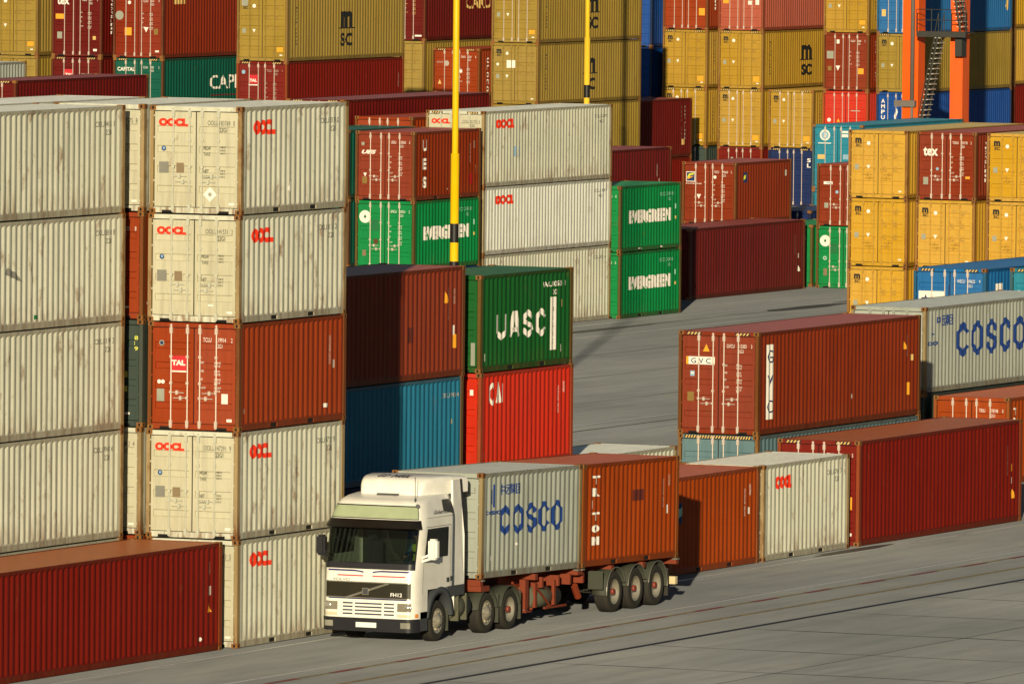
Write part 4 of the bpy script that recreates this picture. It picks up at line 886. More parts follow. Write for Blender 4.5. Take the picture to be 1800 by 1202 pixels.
STB = simple('stripe_navy', (0.03, 0.03, 0.14), 0.4); STR = simple('stripe_red', (0.60, 0.06, 0.08), 0.4); PLT = simple('number_plate', (0.85, 0.85, 0.80), 0.4); INT = simple('cab_interior', (0.05, 0.055, 0.05), 0.8); SEAT = simple('seat_cloth', (0.045, 0.05, 0.06), 0.9)
def glass_mat():
    mt = bpy.data.materials.new('window_glass'); mt.use_nodes = True; t = mt.node_tree; n, l = t.nodes, t.links
    n.remove(n['Principled BSDF']); out = n['Material Output']
    tr = n.new('ShaderNodeBsdfTransparent'); tr.inputs[0].default_value = (0.30, 0.36, 0.31, 1); gl = n.new('ShaderNodeBsdfGlossy'); gl.inputs['Roughness'].default_value = 0.03; gl.inputs[0].default_value = (0.9, 0.95, 0.9, 1)
    fr = n.new('ShaderNodeFresnel'); fr.inputs[0].default_value = 1.5; mx = n.new('ShaderNodeMixShader'); l.new(fr.outputs[0], mx.inputs[0]); l.new(tr.outputs[0], mx.inputs[1]); l.new(gl.outputs[0], mx.inputs[2]); l.new(mx.outputs[0], out.inputs[0])
    return mt
GL = glass_mat()
TX, TY = 232.95, 106.62
tr = empty('truck', (TX, TY, 0), 'white heavy lorry cab with roof spoiler pulling the container trailer along the lane', 'truck')
CW, CL = 2.48, 2.32          # cab width, length
def cab_front_x(z):
    pts = [(0.3, 0.02), (0.62, 0.0), (1.1, 0.02), (1.5, 0.03), (1.93, 0.08), (2.95, 0.33), (3.0, 0.34), (3.30, 0.47), (3.42, 0.62), (3.50, 0.95), (3.54, 1.4)]
    if z <= pts[0][0]: return pts[0][1]
    for (a, xa), (b, xb) in zip(pts, pts[1:]):
        if z <= b: return xa + (xb - xa) * (z - a) / (b - a)
    return pts[-1][1]
def cab_pt(s, z, off=0.0):
    """s in 0..5: 0-1 near side rear to front, 1-2 corner, 2-3 front, 3-4 corner, 4-5 far side"""
    x0 = cab_front_x(z); r = 0.36
    inset = 0.0 if z < 2.95 else min(0.25, (z - 2.95) ** 1.6 * 0.42)
    ya, yb = inset, CW - inset; xr = CL
    def base(s):
        if s <= 1: return Vector((xr + (x0 + r - xr) * s, ya, z)), Vector((0, -1, 0))
        if s <= 2:
            t = (s - 1) * math.pi / 2; return Vector((x0 + r - r * math.sin(t), ya + r * 0.62 * (1 - math.cos(t)), z)), Vector((-math.sin(t), -math.cos(t), 0))
        if s <= 3:
            f = s - 2; y = ya + r * 0.62 + (yb - ya - 1.24 * r) * f; return Vector((x0 - 0.03 * math.sin(math.pi * f), y, z)), Vector((-1, 0, 0))
        if s <= 4:
            t = (s - 3) * math.pi / 2; return Vector((x0 + r - r * math.cos(t), yb - r * 0.62 * (1 - math.sin(t)), z)), Vector((-math.cos(t), math.sin(t), 0))
        return Vector((x0 + r + (xr - x0 - r) * (s - 4), yb, z)), Vector((0, 1, 0))
    p, n_ = base(s)
    return p + n_ * off
def cab_patch(bm, s0, s1, z0, z1, off, ns=10, nz=5, mi=0, smooth=True, thick=0.0, zfun=None):
    g = []
    for j in range(nz + 1):
        row = []
        for i in range(ns + 1):
            s = s0 + (s1 - s0) * i / ns
            za, zb = (z0, z1) if zfun is None else zfun(s)
            row.append(bm.verts.new(cab_pt(s, za + (zb - za) * j / nz, off)))
        g.append(row)
    for j in range(nz):
        for i in range(ns):
            f = bm.faces.new((g[j][i], g[j][i + 1], g[j + 1][i + 1], g[j + 1][i])); f.material_index = mi; f.smooth = smooth
    return g
# body shell with real window openings
bm = BM()
ss = [0, 0.10, 0.24, 0.80, 0.93, 1.0, 1.33, 1.55, 1.66, 2.0, 2.25, 2.5, 2.75, 3.0, 3.34, 3.45, 3.66, 4.0, 4.07, 4.20, 4.76, 4.9, 5.0]
zs = [0.62, 0.8, 1.08, 1.30, 1.5, 1.75, 1.93, 2.08, 2.5, 2.74, 2.95, 3.05, 3.15, 3.25, 3.35, 3.42, 3.47, 3.50, 3.53, 3.54]
g = [[bm.verts.new(cab_pt(s, z)) for s in ss] for z in zs]
for j in range(len(zs) - 1):
    for i in range(len(ss) - 1):
        sm, zm = (ss[i] + ss[i + 1]) / 2, (zs[j] + zs[j + 1]) / 2
        if 1.55 < sm < 3.45 and 1.93 < zm < 2.95: continue
        if (0.24 + 0.20 < sm + 0.2 < 0.93 + 0.2 and 2.08 < zm < 2.74) and sm > 0.24: continue
        if (4.07 < sm < 4.76 and 2.08 < zm < 2.74): continue
        # wheel arch
        X_ = cab_pt(sm, zm).x
        if (sm < 1.0 or sm > 4.0) and zm < 1.3 and 0.78 < X_ < 2.25: continue
        f = bm.faces.new((g[j][i], g[j][i + 1], g[j + 1][i + 1], g[j + 1][i])); f.smooth = True
top = g[-1]; bm.faces.new(top)
for j in range(len(zs) - 1): bm.faces.new((g[j][0], g[j + 1][0], g[j + 1][-1], g[j][-1]))
body = obj('cab_body', bm, TW, tr)
# interior box, seats, wheel, dashboard
bm = BM(); box(bm, 2.20, 2.28, 0.08, CW - 0.08, 1.2, 2.9); box(bm, 0.45, 2.2, 0.10, CW - 0.10, 1.22, 1.30); obj('cab_interior', bm, INT, tr)
bm = BM(); box(bm, 0.40, 0.75, 0.18, CW - 0.18, 1.55, 1.90); box(bm, 0.70, 0.9, 0.3, 1.0, 1.6, 1.98); obj('dashboard', bm, TG, tr)
for yy in (0.30, 1.60):
    bm = BM(); box(bm, 1.15, 1.65, yy, yy + 0.52, 1.55, 1.72); box(bm, 1.62, 1.78, yy + 0.02, yy + 0.50, 1.70, 2.38); box(bm, 1.64, 1.74, yy + 0.13, yy + 0.39, 2.40, 2.62)
    bmesh.ops.bevel(bm, geom=bm.edges[:], offset=0.03, segments=2, affect='EDGES'); obj('seat', bm, SEAT, tr)
bm = BM()
for i in range(20):
    a, b = 2 * math.pi * i / 20, 2 * math.pi * (i + 1) / 20
    P = lambda t: Vector((0.98 + 0.10 * math.sin(t), 0.56 + 0.23 * math.cos(t), 1.98 + 0.20 * math.sin(t)))
    tube(bm, P(a), P(b), 0.016, 6)
tube(bm, (0.98, 0.56, 1.98), (0.75, 0.56, 1.75), 0.03, 6); obj('steering_wheel', bm, TB, tr)
bm = BM(); cab_patch(bm, 1.52, 3.48, 1.90, 2.97, 0.012, 24, 6); obj('windscreen', bm, GL, tr)
bm = BM()
cab_patch(bm, 1.50, 3.50, 1.80, 1.945, 0.016, 24, 2); cab_patch(bm, 1.50, 1.58, 1.93, 2.96, 0.018, 3, 6); cab_patch(bm, 3.42, 3.50, 1.93, 2.96, 0.018, 3, 6); cab_patch(bm, 1.50, 3.50, 2.90, 2.985, 0.016, 24, 2)
obj('windscreen_rubber', bm, TB, tr)
# sun visor: dark curved hood
bm = BM(); ra, rb, rc_ = [], [], []
for i in range(25):
    s = 1.46 + (3.54 - 1.46) * i / 24
    ra.append(bm.verts.new(cab_pt(s, 2.985, 0.03))); p = cab_pt(s, 2.80, 0.13); rb.append(bm.verts.new(p)); rc_.append(bm.verts.new(cab_pt(s, 2.775, 0.10)))
for i in range(24):
    for a, b in ((ra, rb), (rb, rc_), (rc_, ra)):
        f = bm.faces.new((a[i], a[i + 1], b[i + 1], b[i])); f.smooth = False
obj('sun_visor', bm, simple('visor_smoke', (0.012, 0.010, 0.008), 0.25), tr)
# sign panel over the visor
bm = BM(); cab_patch(bm, 1.62, 3.40, 3.02, 3.31, 0.010, 20, 4); sp_ = obj('sign_panel', bm, SGN, tr)
bm = BM(); cab_patch(bm, 1.58, 3.44, 3.30, 3.325, 0.014, 20, 1); cab_patch(bm, 1.58, 3.44, 3.0, 3.02, 0.014, 20, 1); cab_patch(bm, 1.585, 1.62, 3.0, 3.325, 0.013, 2, 4); cab_patch(bm, 3.40, 3.435, 3.0, 3.325, 0.013, 2, 4); obj('panel_seal', bm, TB, sp_)
# side windows
for a, b in ((0.24, 0.93), (4.07, 4.76)):
    bm = BM(); cab_patch(bm, a, b, 2.08, 2.74, 0.004, 8, 4); dw = obj('door_window', bm, GL, tr)
    bm = BM()
    for (p, q, r_, s_) in ((a - 0.02, b + 0.02, 2.73, 2.765), (a - 0.02, b + 0.02, 2.055, 2.085), (a - 0.025, a + 0.01, 2.08, 2.74), (b - 0.01, b + 0.02, 2.08, 2.74)): cab_patch(bm, p, q, r_, s_, 0.008, 6, 2)
    obj('window_seal', bm, TB, dw)
# seams, handles
bm = BM()
for s in (0.13, ): cab_patch(bm, s - 0.003, s + 0.003, 1.30, 2.80, 0.004, 1, 3)
cab_patch(bm, 0.13, 0.98, 2.80, 2.812, 0.004, 6, 1); cab_patch(bm, 0.95, 0.957, 1.2, 2.06, 0.004, 1, 3)
cab_patch(bm, 0.0, 1.0, 3.02, 3.028, 0.004, 6, 1)
obj('door_seam', bm, TG, tr)
bm = BM(); box(bm, 1.86, 1.99, -0.018, 0.01, 1.42, 1.53); obj('door_handle', bm, TG, tr)
bm = BM(); box(bm, 2.07, 2.20, -0.018, 0.01, 1.44, 1.55); obj('locker_handle', bm, TG, tr)
# small side roof window
bm = BM(); cab_patch(bm, 0.02, 0.40, 3.10, 3.40, 0.012, 6, 5, zfun=lambda s: (3.06 + 0.10 * (s / 0.4), 3.42)); obj('side_vent', bm, simple('vent_dark', (0.05, 0.04, 0.028), 0.35), tr)
# roof spoiler: steep front face, flares to full width towards the back
bm = BM(); rows = []
for x, zt, hw, zb in ((1.26, 3.50, 0.74, 3.46), (1.30, 3.66, 0.80, 3.46), (1.36, 3.82, 0.83, 3.46), (1.48, 3.91, 0.87, 3.47), (1.8, 3.955, 0.97, 3.50), (2.4, 3.96, 1.10, 3.53), (3.12, 3.92, 1.215, 3.55)):
    c = CW / 2; h = zt - zb; r_ = min(0.10, h * 0.5)
    sec = [(c - hw, zb), (c - hw, zb + h * 0.45), (c - hw, zt - r_), (c - hw + r_ * 0.35, zt - r_ * 0.3), (c - hw + r_, zt), (c - hw * 0.4, zt + 0.015), (c + hw * 0.4, zt + 0.015), (c + hw - r_, zt), (c + hw - r_ * 0.35, zt - r_ * 0.3), (c + hw, zt - r_), (c + hw, zb + h * 0.45), (c + hw, zb)]
    rows.append([bm.verts.new((x, y, z)) for y, z in sec])
for a, b in zip(rows, rows[1:]):
    for i in range(11): f = bm.faces.new((a[i], a[i + 1], b[i + 1], b[i])); f.smooth = True
bm.faces.new(rows[0])
obj('roof_spoiler', bm, TW, tr)
bm = BM(); box(bm, 1.14, 1.25, 1.00, 1.55, 3.50, 3.56); obj('roof_hatch', bm, TG, tr)
bm = BM(); tube(bm, (0.62, 0.28, 3.42), (0.60, 0.28, 4.02), 0.008, 5); tube(bm, (0.62, 0.28, 3.42), (0.62, 0.28, 3.50), 0.02, 6); obj('antenna', bm, TB, tr)
bm = BM(); tube(bm, (0.50, 0.16, 3.33), (0.44, 0.13, 3.33), 0.05, 10); obj('marker_lamp', bm, TG, tr)
# side fairings behind the cab
for yy, sg in ((0.0, 1), (CW, -1)):
    bm = BM()
    base = [(CL + 0.003, 1.31), (CL + 0.60, 1.31), (CL + 0.60, 2.5), (CL + 0.54, 3.2), (CL + 0.40, 3.86), (CL + 0.003, 3.86)]
    A = [bm.verts.new((x, yy + sg * (0.01 if z < 3 else 0.06), z)) for x, z in base]; B = [bm.verts.new((x + (0.02 if x > CL + 0.1 else 0), yy + sg * 0.11, z)) for x, z in base]
    bm.faces.new(A); bm.faces.new(B[::-1])
    for i in range(len(A)): bm.faces.new((A[i], A[(i + 1) % len(A)], B[(i + 1) % len(A)], B[i]))
    sf = obj('side_fairing', bm, TW, tr)
    bm = BM(); y0_ = yy + sg * 0.02
    for (xa, za), (xb, zb) in zip(base[1:4], base[2:5]): tube(bm, (xa + 0.05, y0_ + sg * 0.05, za), (xb + 0.05, y0_ + sg * 0.05, zb), 0.045, 6)
    obj('fairing_edge', bm, TB, sf)
# lower front: bumper, grille, lamps
bm = BM(); cab_patch(bm, 1.15, 3.85, 0.30, 0.62, 0.035, 26, 3); cab_patch(bm, 1.15, 3.85, 0.30, 0.302, -0.3, 26, 1)
gg = [[bm.verts.new(cab_pt(1.15 + 2.7 * i / 26, z, o)) for i in range(27)] for z, o in ((0.62, 0.035), (0.63, -0.05))]
for i in range(26): bm.faces.new((gg[0][i], gg[0][i + 1], gg[1][i + 1], gg[1][i]))
bumper = obj('bumper', bm, TB, tr)
bm = BM(); cab_patch(bm, 1.72, 3.28, 1.12, 1.47, 0.012, 18, 3); gr = obj('grille', bm, simple('grille_black', (0.02, 0.017, 0.008), 0.45), tr)
bm = BM(); cab_patch(bm, 1.70, 3.30, 1.47, 1.495, 0.02, 18, 1); cab_patch(bm, 1.70, 3.30, 1.095, 1.12, 0.02, 18, 1); cab_patch(bm, 1.70, 1.725, 1.10, 1.49, 0.019, 2, 2); cab_patch(bm, 3.275, 3.30, 1.10, 1.49, 0.019, 2, 2)
cab_patch(bm, 2.22, 2.78, 1.12, 1.47, 0.022, 14, 1, zfun=lambda s: (1.47 - (s - 2.22) / 0.56 * 0.38 - 0.02, 1.47 - (s - 2.22) / 0.56 * 0.38 + 0.03))
p0 = cab_pt(2.52, 1.26, 0.03); box(bm, p0.x - 0.01, p0.x + 0.01, p0.y - 0.085, p0.y + 0.085, 1.18, 1.35); obj('grille_bar', bm, CHM, gr)
bm = BM(); box(bm, p0.x - 0.015, p0.x - 0.0, p0.y - 0.065, p0.y + 0.065, 1.20, 1.33); obj('badge', bm, TG, gr)
bm = BM()
for zz in (0.70, 0.785, 0.87, 0.955):
    for a, b in ((2.15, 2.28), (2.31, 2.66), (2.69, 2.82)): cab_patch(bm, a, b, zz, zz + 0.035, 0.008, 4, 1)
obj('air_slots', bm, simple('slot_dark', (0.03, 0.03, 0.06), 0.6), tr)
bm = BM(); cab_patch(bm, 1.95, 3.05, 1.07, 1.10, 0.015, 10, 1); obj('grille_step', bm, STB, tr)
for a, b in ((1.66, 2.11), (2.89, 3.34)):
    bm = BM(); cab_patch(bm, a, b, 0.80, 1.0, 0.012, 6, 2); hl = obj('headlight', bm, simple('lamp_rim', (0.22, 0.20, 0.15), 0.3), tr)
    for q, rr_ in ((0.30, 0.07), (0.68, 0.075)):
        pc = cab_pt(a + (b - a) * q, 0.90, 0.02); bm = BM()
        lathe(bm, [(rr_, 0), (rr_ * 0.8, 0.012), (0.001, 0.016)], 0, 0, 0, 14)
        for v in bm.verts: v.co = Vector((pc.x - v.co.y, pc.y + v.co.x, pc.z + v.co.z))
        obj('reflector', bm, LMP, hl)
    bm = BM(); cab_patch(bm, a + (0.02 if a < 2 else 0.0), b, 0.665, 0.735, 0.010, 5, 1); obj('indicator_lamp', bm, simple('lamp_cream', (0.65, 0.60, 0.42), 0.3), tr)
    bm = BM(); cab_patch(bm, a + 0.05, b - 0.05, 0.40, 0.54, 0.045, 4, 2); obj('fog_light', bm, LMP, bumper)
bm = BM(); cab_patch(bm, 1.22, 1.42, 0.66, 0.75, 0.014, 3, 1); obj('corner_indicator', bm, ORG, tr)
bm = BM(); cab_patch(bm, 3.58, 3.78, 0.66, 0.75, 0.014, 3, 1); obj('corner_indicator', bm, ORG, tr)
bm = BM(); p0 = cab_pt(2.5, 0.46, 0.05); box(bm, p0.x - 0.012, p0.x + 0.012, p0.y - 0.27, p0.y + 0.27, 0.40, 0.52); obj('number_plate', bm, PLT, bumper)
bm = BM()
for sg in (-1, 1):
    a0 = 2.5 + sg * 0.06; a1 = 2.5 + sg * 0.66
    lo, hi = min(a0, a1), max(a0, a1)
    cab_patch(bm, lo, hi, 1.72, 1.76, 0.006, 10, 1, zfun=lambda s: (1.735 - 0.05 * max(0, 1 - abs(s - 2.5) / 0.14), 1.775 - 0.05 * max(0, 1 - abs(s - 2.5) / 0.16)))
obj('navy_stripe', bm, STB, tr)
bm = BM()
for lo, hi in ((2.02, 2.44), (2.56, 2.90)): cab_patch(bm, lo, hi, 1.62, 1.65, 0.006, 6, 1)
obj('red_stripe', bm, STR, tr)
def truck_text(s, yl, z, h, mat, opts, name='lettering', parent=None, front=True, xs=None):
    vs, fs, wd, ht = text_geo(s, opts.get('bold', 0.0), 1.0, opts.get('shear', 0.0)); bm = BM(); sx = opts['w'] / wd; sy = h / ht
    if front: V = [bm.verts.new(Vector((cab_pt(2 + max(0, min(1, (yl - x * sx - 0.22) / (CW - 0.45))), z + y * sy, opts.get('off', 0.008)).x, yl - x * sx, z + y * sy))) for x, y in vs]
    else: V = [bm.verts.new((xs + x * sx, opts.get('y', -0.006) , z + y * sy)) for x, y in vs]
    for f in fs: bm.faces.new([V[i] for i in f])
    me = bpy.data.meshes.new(name); bm.to_mesh(me); bm.free(); me.materials.append(mat); link(name, me, parent or tr)
truck_text('VOLVO', 2.18, 1.505, 0.062, TG, {'w': 0.46, 'bold': 0.0})
truck_text('FH12', 0.62, 1.16, 0.09, PLT, {'w': 0.30, 'bold': 0.02, 'off': 0.03}, parent=gr)
truck_text('Globetrotter', 0, 3.10, 0.10, TG, {'w': 0.95, 'bold': 0.0, 'shear': 0.4, 'y': 0.0}, front=False, xs=1.10)
vs, fs, wd, ht = text_geo('GD 0480L', 0.03, 1.1, 0.3); bm = BM()
V = [bm.verts.new((1.475 + y / ht * 0.34, 1.72 - x / wd * 0.85, 3.935 + y / ht * 0.046)) for x, y in vs]
for f in fs: bm.faces.new([V[i] for i in f])
me = bpy.data.meshes.new('lettering'); bm.to_mesh(me); bm.free(); me.materials.append(TG); link('lettering', me, tr)
# mirrors
def mirror(y, sg, mat, name='mirror'):
    bm = BM(); box(bm, 0.42, 0.64, y - 0.12, y + 0.12, 2.05, 2.55)
    bmesh.ops.bevel(bm, geom=bm.edges[:], offset=0.05, segments=3, affect='EDGES')
    o = obj(name, bm, mat, tr); bm = BM()
    tube(bm, (0.52, y, 2.10), (0.45, y + sg * 0.32, 1.98), 0.035, 8); tube(bm, (0.52, y, 2.20), (0.45, y + sg * 0.34, 2.06), 0.03, 8); obj('mirror_arm', bm, mat, o)
    bm = BM(); box(bm, 0.642, 0.65, y - 0.09, y + 0.09, 2.12, 2.50); obj('mirror_glass', bm, simple('mirror_glass', (0.3, 0.36, 0.4), 0.08, 0.8), o)
mirror(-0.26, 1, TW); mirror(CW + 0.24, -1, TB)
# steps and arches
for yy in (0.0, CW - 0.06):
    bm = BM(); box(bm, 0.36, 0.78, yy, yy + 0.06, 0.32, 0.78); obj('step_well', bm, TG, tr)
def arch(bm, cx, cz, r0, r1, y0, y1, a0, a1, n=14, mi=0):
    prev = None
    for i in range(n + 1):
        t = R(a0 + (a1 - a0) * i / n); c_, s_ = math.cos(t), math.sin(t)
        q = [bm.verts.new((cx + r * c_, y, cz + r * s_)) for r, y in ((r0, y0), (r1, y0), (r1, y1), (r0, y1))]
        if prev:
            for k in range(4): f = bm.faces.new((prev[k], prev[(k + 1) % 4], q[(k + 1) % 4], q[k])); f.material_index = mi; f.smooth = True
        prev = q
for yy in (-0.015, CW - 0.30):
    bm = BM(); arch(bm, 1.52, 0.55, 0.62, 0.78, yy, yy + 0.32, 5, 175); box(bm, 1.9, 2.9, yy + 0.005, yy + 0.31, 1.06, 1.31); obj('wheel_arch', bm, TG, tr)
# chassis
bm = BM()
for yy in (0.75, 1.60): box(bm, 1.2, 7.0, yy, yy + 0.1, 0.72, 0.98)
box(bm, 0.5, 2.2, 0.5, 2.0, 0.55, 1.2); box(bm, 4.4, 5.6, 0.7, 1.78, 0.98, 1.10); obj('tractor_chassis', bm, DK, tr)
bm = BM(); tube(bm, (2.32, 0.36, 0.74), (3.45, 0.36, 0.74), 0.31, 20); box(bm, 2.62, 2.68, 0.03, 0.7, 0.42, 1.07); box(bm, 3.1, 3.16, 0.03, 0.7, 0.42, 1.07); obj('fuel_tank', bm, TNK, tr)
bm = BM(); tube(bm, (2.32, 2.12, 0.74), (3.45, 2.12, 0.74), 0.31, 20); obj('fuel_tank', bm, TNK, tr)
def wheel(parent, cx, yout, r, width, kind, side):
    """side=+1: outer face towards -Y (near side); yout = outer plane"""
    sg = 1 if side > 0 else -1
    bm = BM(); rr = r * 0.60
    prof = [(rr, 0.03), (rr + 0.03, 0.0), (r - 0.05, 0.005), (r - 0.012, 0.035), (r, 0.07), (r, width - 0.07), (r - 0.012, width - 0.03), (r - 0.05, width), (rr, width)]
    lathe(bm, [(a, b * sg) for a, b in prof], yout, cx, r, 36)
    for k in range(3):      # tread grooves
        yy = 0.09 + (width - 0.18) * (k + 0.5) / 3; lathe(bm, [(r + 0.002, sg * (yy - 0.008)), (r + 0.002, sg * (yy + 0.008))], yout, cx, r, 36, mi=1)
    wh = obj('wheel', bm, [RUB, TB], parent)
    bm = BM()
    if kind == 'dish': prof = [(rr + 0.005, 0.02), (rr - 0.03, 0.03), (rr - 0.06, 0.10), (rr * 0.55, 0.17), (rr * 0.33, 0.17), (rr * 0.33, 0.10), (0.001, 0.10)]
    else: prof = [(rr + 0.005, 0.02), (rr - 0.03, 0.028), (rr - 0.05, 0.06), (rr * 0.66, 0.03), (rr * 0.60, -0.01), (rr * 0.45, -0.015), (rr * 0.42, -0.05), (0.001, -0.055)]
    lathe(bm, [(a, b * sg) for a, b in prof], yout, cx, r, 28)
    if kind != 'dish':
        for k in range(10):
            t = 2 * math.pi * k / 10; q = rr * 0.74; tube(bm, (cx + q * math.cos(t), yout + sg * 0.045, r + q * math.sin(t)), (cx + q * math.cos(t), yout - sg * 0.005, r + q * math.sin(t)), 0.022, 6)
    obj('rim', bm, RIM, wh)
    bm = BM(); tube(bm, (cx, yout + sg * 0.10, r), (cx, yout + sg * (0.02 if kind == 'dish' else -0.07), r), rr * 0.25, 14); obj('hub', bm, HUB if kind == 'dish' else RIM, wh)
for yo, sd_ in ((0.06, 1), (CW - 0.06, -1)):
    wheel(tr, 1.52, yo, 0.50, 0.33, 'nut', sd_); wheel(tr, 4.42, yo, 0.50, 0.36, 'nut', sd_); wheel(tr, 5.80, yo, 0.50, 0.36, 'dish', sd_)
for cx in (4.42, 5.80):
    for yy in (0.04, CW - 0.44):
        bm = BM(); arch(bm, cx, 0.50, 0.56, 0.585, yy, yy + 0.40, 10, 170); obj('mudguard', bm, MUD, tr)
for yy in (0.06, CW - 0.46):
    for xx in (2.10, 5.08, 6.42):
        bm = BM(); box(bm, xx, xx + 0.03, yy, yy + 0.38, 0.22, 0.92); obj('mud_flap', bm, MUD, tr)

# trailer ---------------------------------------------------------------------
TRX = 236.9
tilt = math.atan(0.21 / 12.2)
tl = empty('container_trailer', (TRX, TY, 0), 'red skeleton trailer with three axles under the grey and the rust red container', 'trailer')
def zr(x): return 1.34 - math.tan(tilt) * x
bm = BM()
def beam(bm, x0, x1, y0, y1, dz0, dz1):
    v = [bm.verts.new(p) for p in ((x0, y0, zr(x0) + dz0), (x1, y0, zr(x1) + dz0), (x1, y1, zr(x1) + dz0), (x0, y1, zr(x0) + dz0), (x0, y0, zr(x0) + dz1), (x1, y0, zr(x1) + dz1), (x1, y1, zr(x1) + dz1), (x0, y1, zr(x0) + dz1))]
    for f in ((0, 3, 2, 1), (4, 5, 6, 7), (0, 1, 5, 4), (1, 2, 6, 5), (2, 3, 7, 6), (3, 0, 4, 7)): bm.faces.new([v[i] for i in f])
for yy in (0.70, 1.62): beam(bm, 0.0, 12.3, yy, yy + 0.13, -0.10, -0.02); beam(bm, 2.6, 12.3, yy + 0.04, yy + 0.09, -0.38, -0.10); beam(bm, 2.6, 12.3, yy, yy + 0.13, -0.42, -0.38)
for xx in (0.0, 3.3, 5.9, 6.05, 8.0, 10.0, 12.12): beam(bm, xx, xx + 0.16, 0.04, 2.40, -0.16, -0.012)
beam(bm, 0.0, 0.5, 0.02, 2.42, -0.30, -0.165)
tb = obj('trailer_frame', bm, CHR, tl)
for xx in (0.05, 5.85, 6.12, 12.1):
    for yy in (0.0, 2.30): bm = BM(); beam(bm, xx, xx + 0.14, yy, yy + 0.14, -0.05, -0.011); obj('twist_lock', bm, CHM, tb)
for yy in (0.18, 2.10):
    bm = BM(); box(bm, 3.02, 3.22, yy, yy + 0.16, 0.42, 1.14); box(bm, 2.95, 3.30, yy - 0.05, yy + 0.2, 0.33, 0.37); tube(bm, (3.12, yy + 0.08, 0.35), (3.12, yy + 0.08, 0.45), 0.06, 8); tube(bm, (2.45, yy + 0.1, 1.1), (3.05, yy + 0.1, 0.75), 0.035, 6); obj('landing_leg', bm, CHR, tl)
bm = BM(); tube(bm, (3.55, 0.48, 0.66), (5.3, 0.48, 0.60), 0.27, 18); obj('air_tank', bm, TNK, tl)
bm = BM()
for xx in (3.6, 4.75): box(bm, xx, xx + 0.10, 0.17, 0.24, 0.36, 1.02); box(bm, xx, xx + 0.10, 0.17, 0.85, 0.36, 0.41)
tube(bm, (3.75, 0.2, 0.9), (4.6, 0.2, 0.38), 0.03, 6); box(bm, 4.2, 5.5, 0.16, 0.22, 0.34, 0.39)
for xx in (3.9, 4.9, 5.6, 6.4): beam(bm, xx, xx + 0.09, 0.12, 0.70, -0.38, -0.12)
tube(bm, (6.1, 0.22, 0.80), (6.35, 0.22, 0.5), 0.09, 8); obj('side_brackets', bm, CHR, tl)
for i, cx in enumerate((8.22, 9.55, 10.86)):
    for yo, sd_ in ((0.03, 1), (2.41, -1)): wheel(tl, cx, yo, 0.52, 0.38, 'dish', sd_)
    bm = BM(); tube(bm, (cx, 0.3, 0.52), (cx, 2.1, 0.52), 0.07, 8); box(bm, cx - 0.35, cx + 0.35, 0.62, 0.76, 0.55, 0.72); box(bm, cx - 0.35, cx + 0.35, 1.66, 1.80, 0.55, 0.72); obj('axle', bm, DK, tl)
    for yy in (0.0, 2.04):
        bm = BM(); arch(bm, cx, 0.54, 0.575, 0.595, yy, yy + 0.40, -8 if i == 2 else 18, 172 if i else 188, 18)
        g_ = obj('mudguard', bm, MUD, tl)
        bm = BM(); arch(bm, cx, 0.54, 0.592, 0.606, yy - 0.012 if yy < 1 else yy + 0.395, yy + 0.01 if yy < 1 else yy + 0.412, -8 if i == 2 else 18, 172 if i else 188, 18); obj('mudguard_edge', bm, CHM, g_)
bm = BM(); box(bm, 7.42, 7.45, 0.02, 0.42, 0.62, 1.08); obj('mud_flap', bm, MUD, tl)
for yy in (0.05, 2.02):
    bm = BM(); box(bm, 11.62, 11.65, yy, yy + 0.38, 0.20, 0.9); obj('mud_flap', bm, DK, tl)
bm = BM(); box(bm, 12.02, 12.18, 0.02, 2.42, 0.46, 0.66); bmesh.ops.bevel(bm, geom=bm.edges[:], offset=0.01, segments=1, affect='EDGES'); obj('rear_bumper', bm, simple('bumper_cream', (0.66, 0.55, 0.32), 0.5), tl)
for yy in (0.55, 1.75): bm = BM(); box(bm, 12.05, 12.14, yy, yy + 0.1, 0.66, 0.98); obj('bumper_stay', bm, DK, tl)
for yy in (0.06, 2.1): bm = BM(); box(bm, 12.19, 12.22, yy, yy + 0.28, 0.5, 0.62); obj('tail_light', bm, RDL, tl)
GT = 'containers on the trailer'
container('pale grey container with blue COSCO letters riding on the trailer behind the cab', L2, S, 'grey', TRX, TY + 0.02, 1.345, 2,
          door=plate(S, 'CBHU 316227 3', '22G1', 'ink', specs=False) + [('R', 1.62, 1.35, .2, .03, 'ink')],
          side=[('K', 'COSCO', 1.20, 1.08, 0.62, 3.8, 'cosco'), ('T', '中远集团', 1.12, S - 0.58, 0.27, 'cosco', {'w': 1.25, 'bold': 0.015}), ('R', 0.72, S - 0.86, 0.05, 0.56, 'cosco'), ('P', [(0.58, S - 0.72), (0.70, S - 0.80), (0.70, S - 0.40), (0.62, S - 0.48)], 'cosco'), ('T', 'cosco', 0.30, S - 1.04, 0.10, 'cosco', {'w': 0.85, 'bold': 0.03}), ('R', 0.62, 0.42, 0.08, 0.12, 'white'), ('R', 2.1, 0.75, 0.06, 0.06, 'white')], group=GT, rot=(0, tilt, 0))
container('rust red container with white vertical TRITON letters riding at the tail of the trailer', L2, S, 'orange', TRX + 6.135 * math.cos(tilt), TY + 0.02, 1.345 - 6.135 * math.sin(tilt), 2,
          side=[('V', 'TRITON', 0.66, 2.06, 0.21, 'white', {'w': 0.40, 'step': 1.45, 'bold': 0.06}), ('R', 3.2, 1.55, 0.62, 0.28, 'patch'), ('R', 5.35, 1.15, 0.09, 0.22, 'white')] + side_small(L2, S), group=GT, rot=(0, tilt, 0))

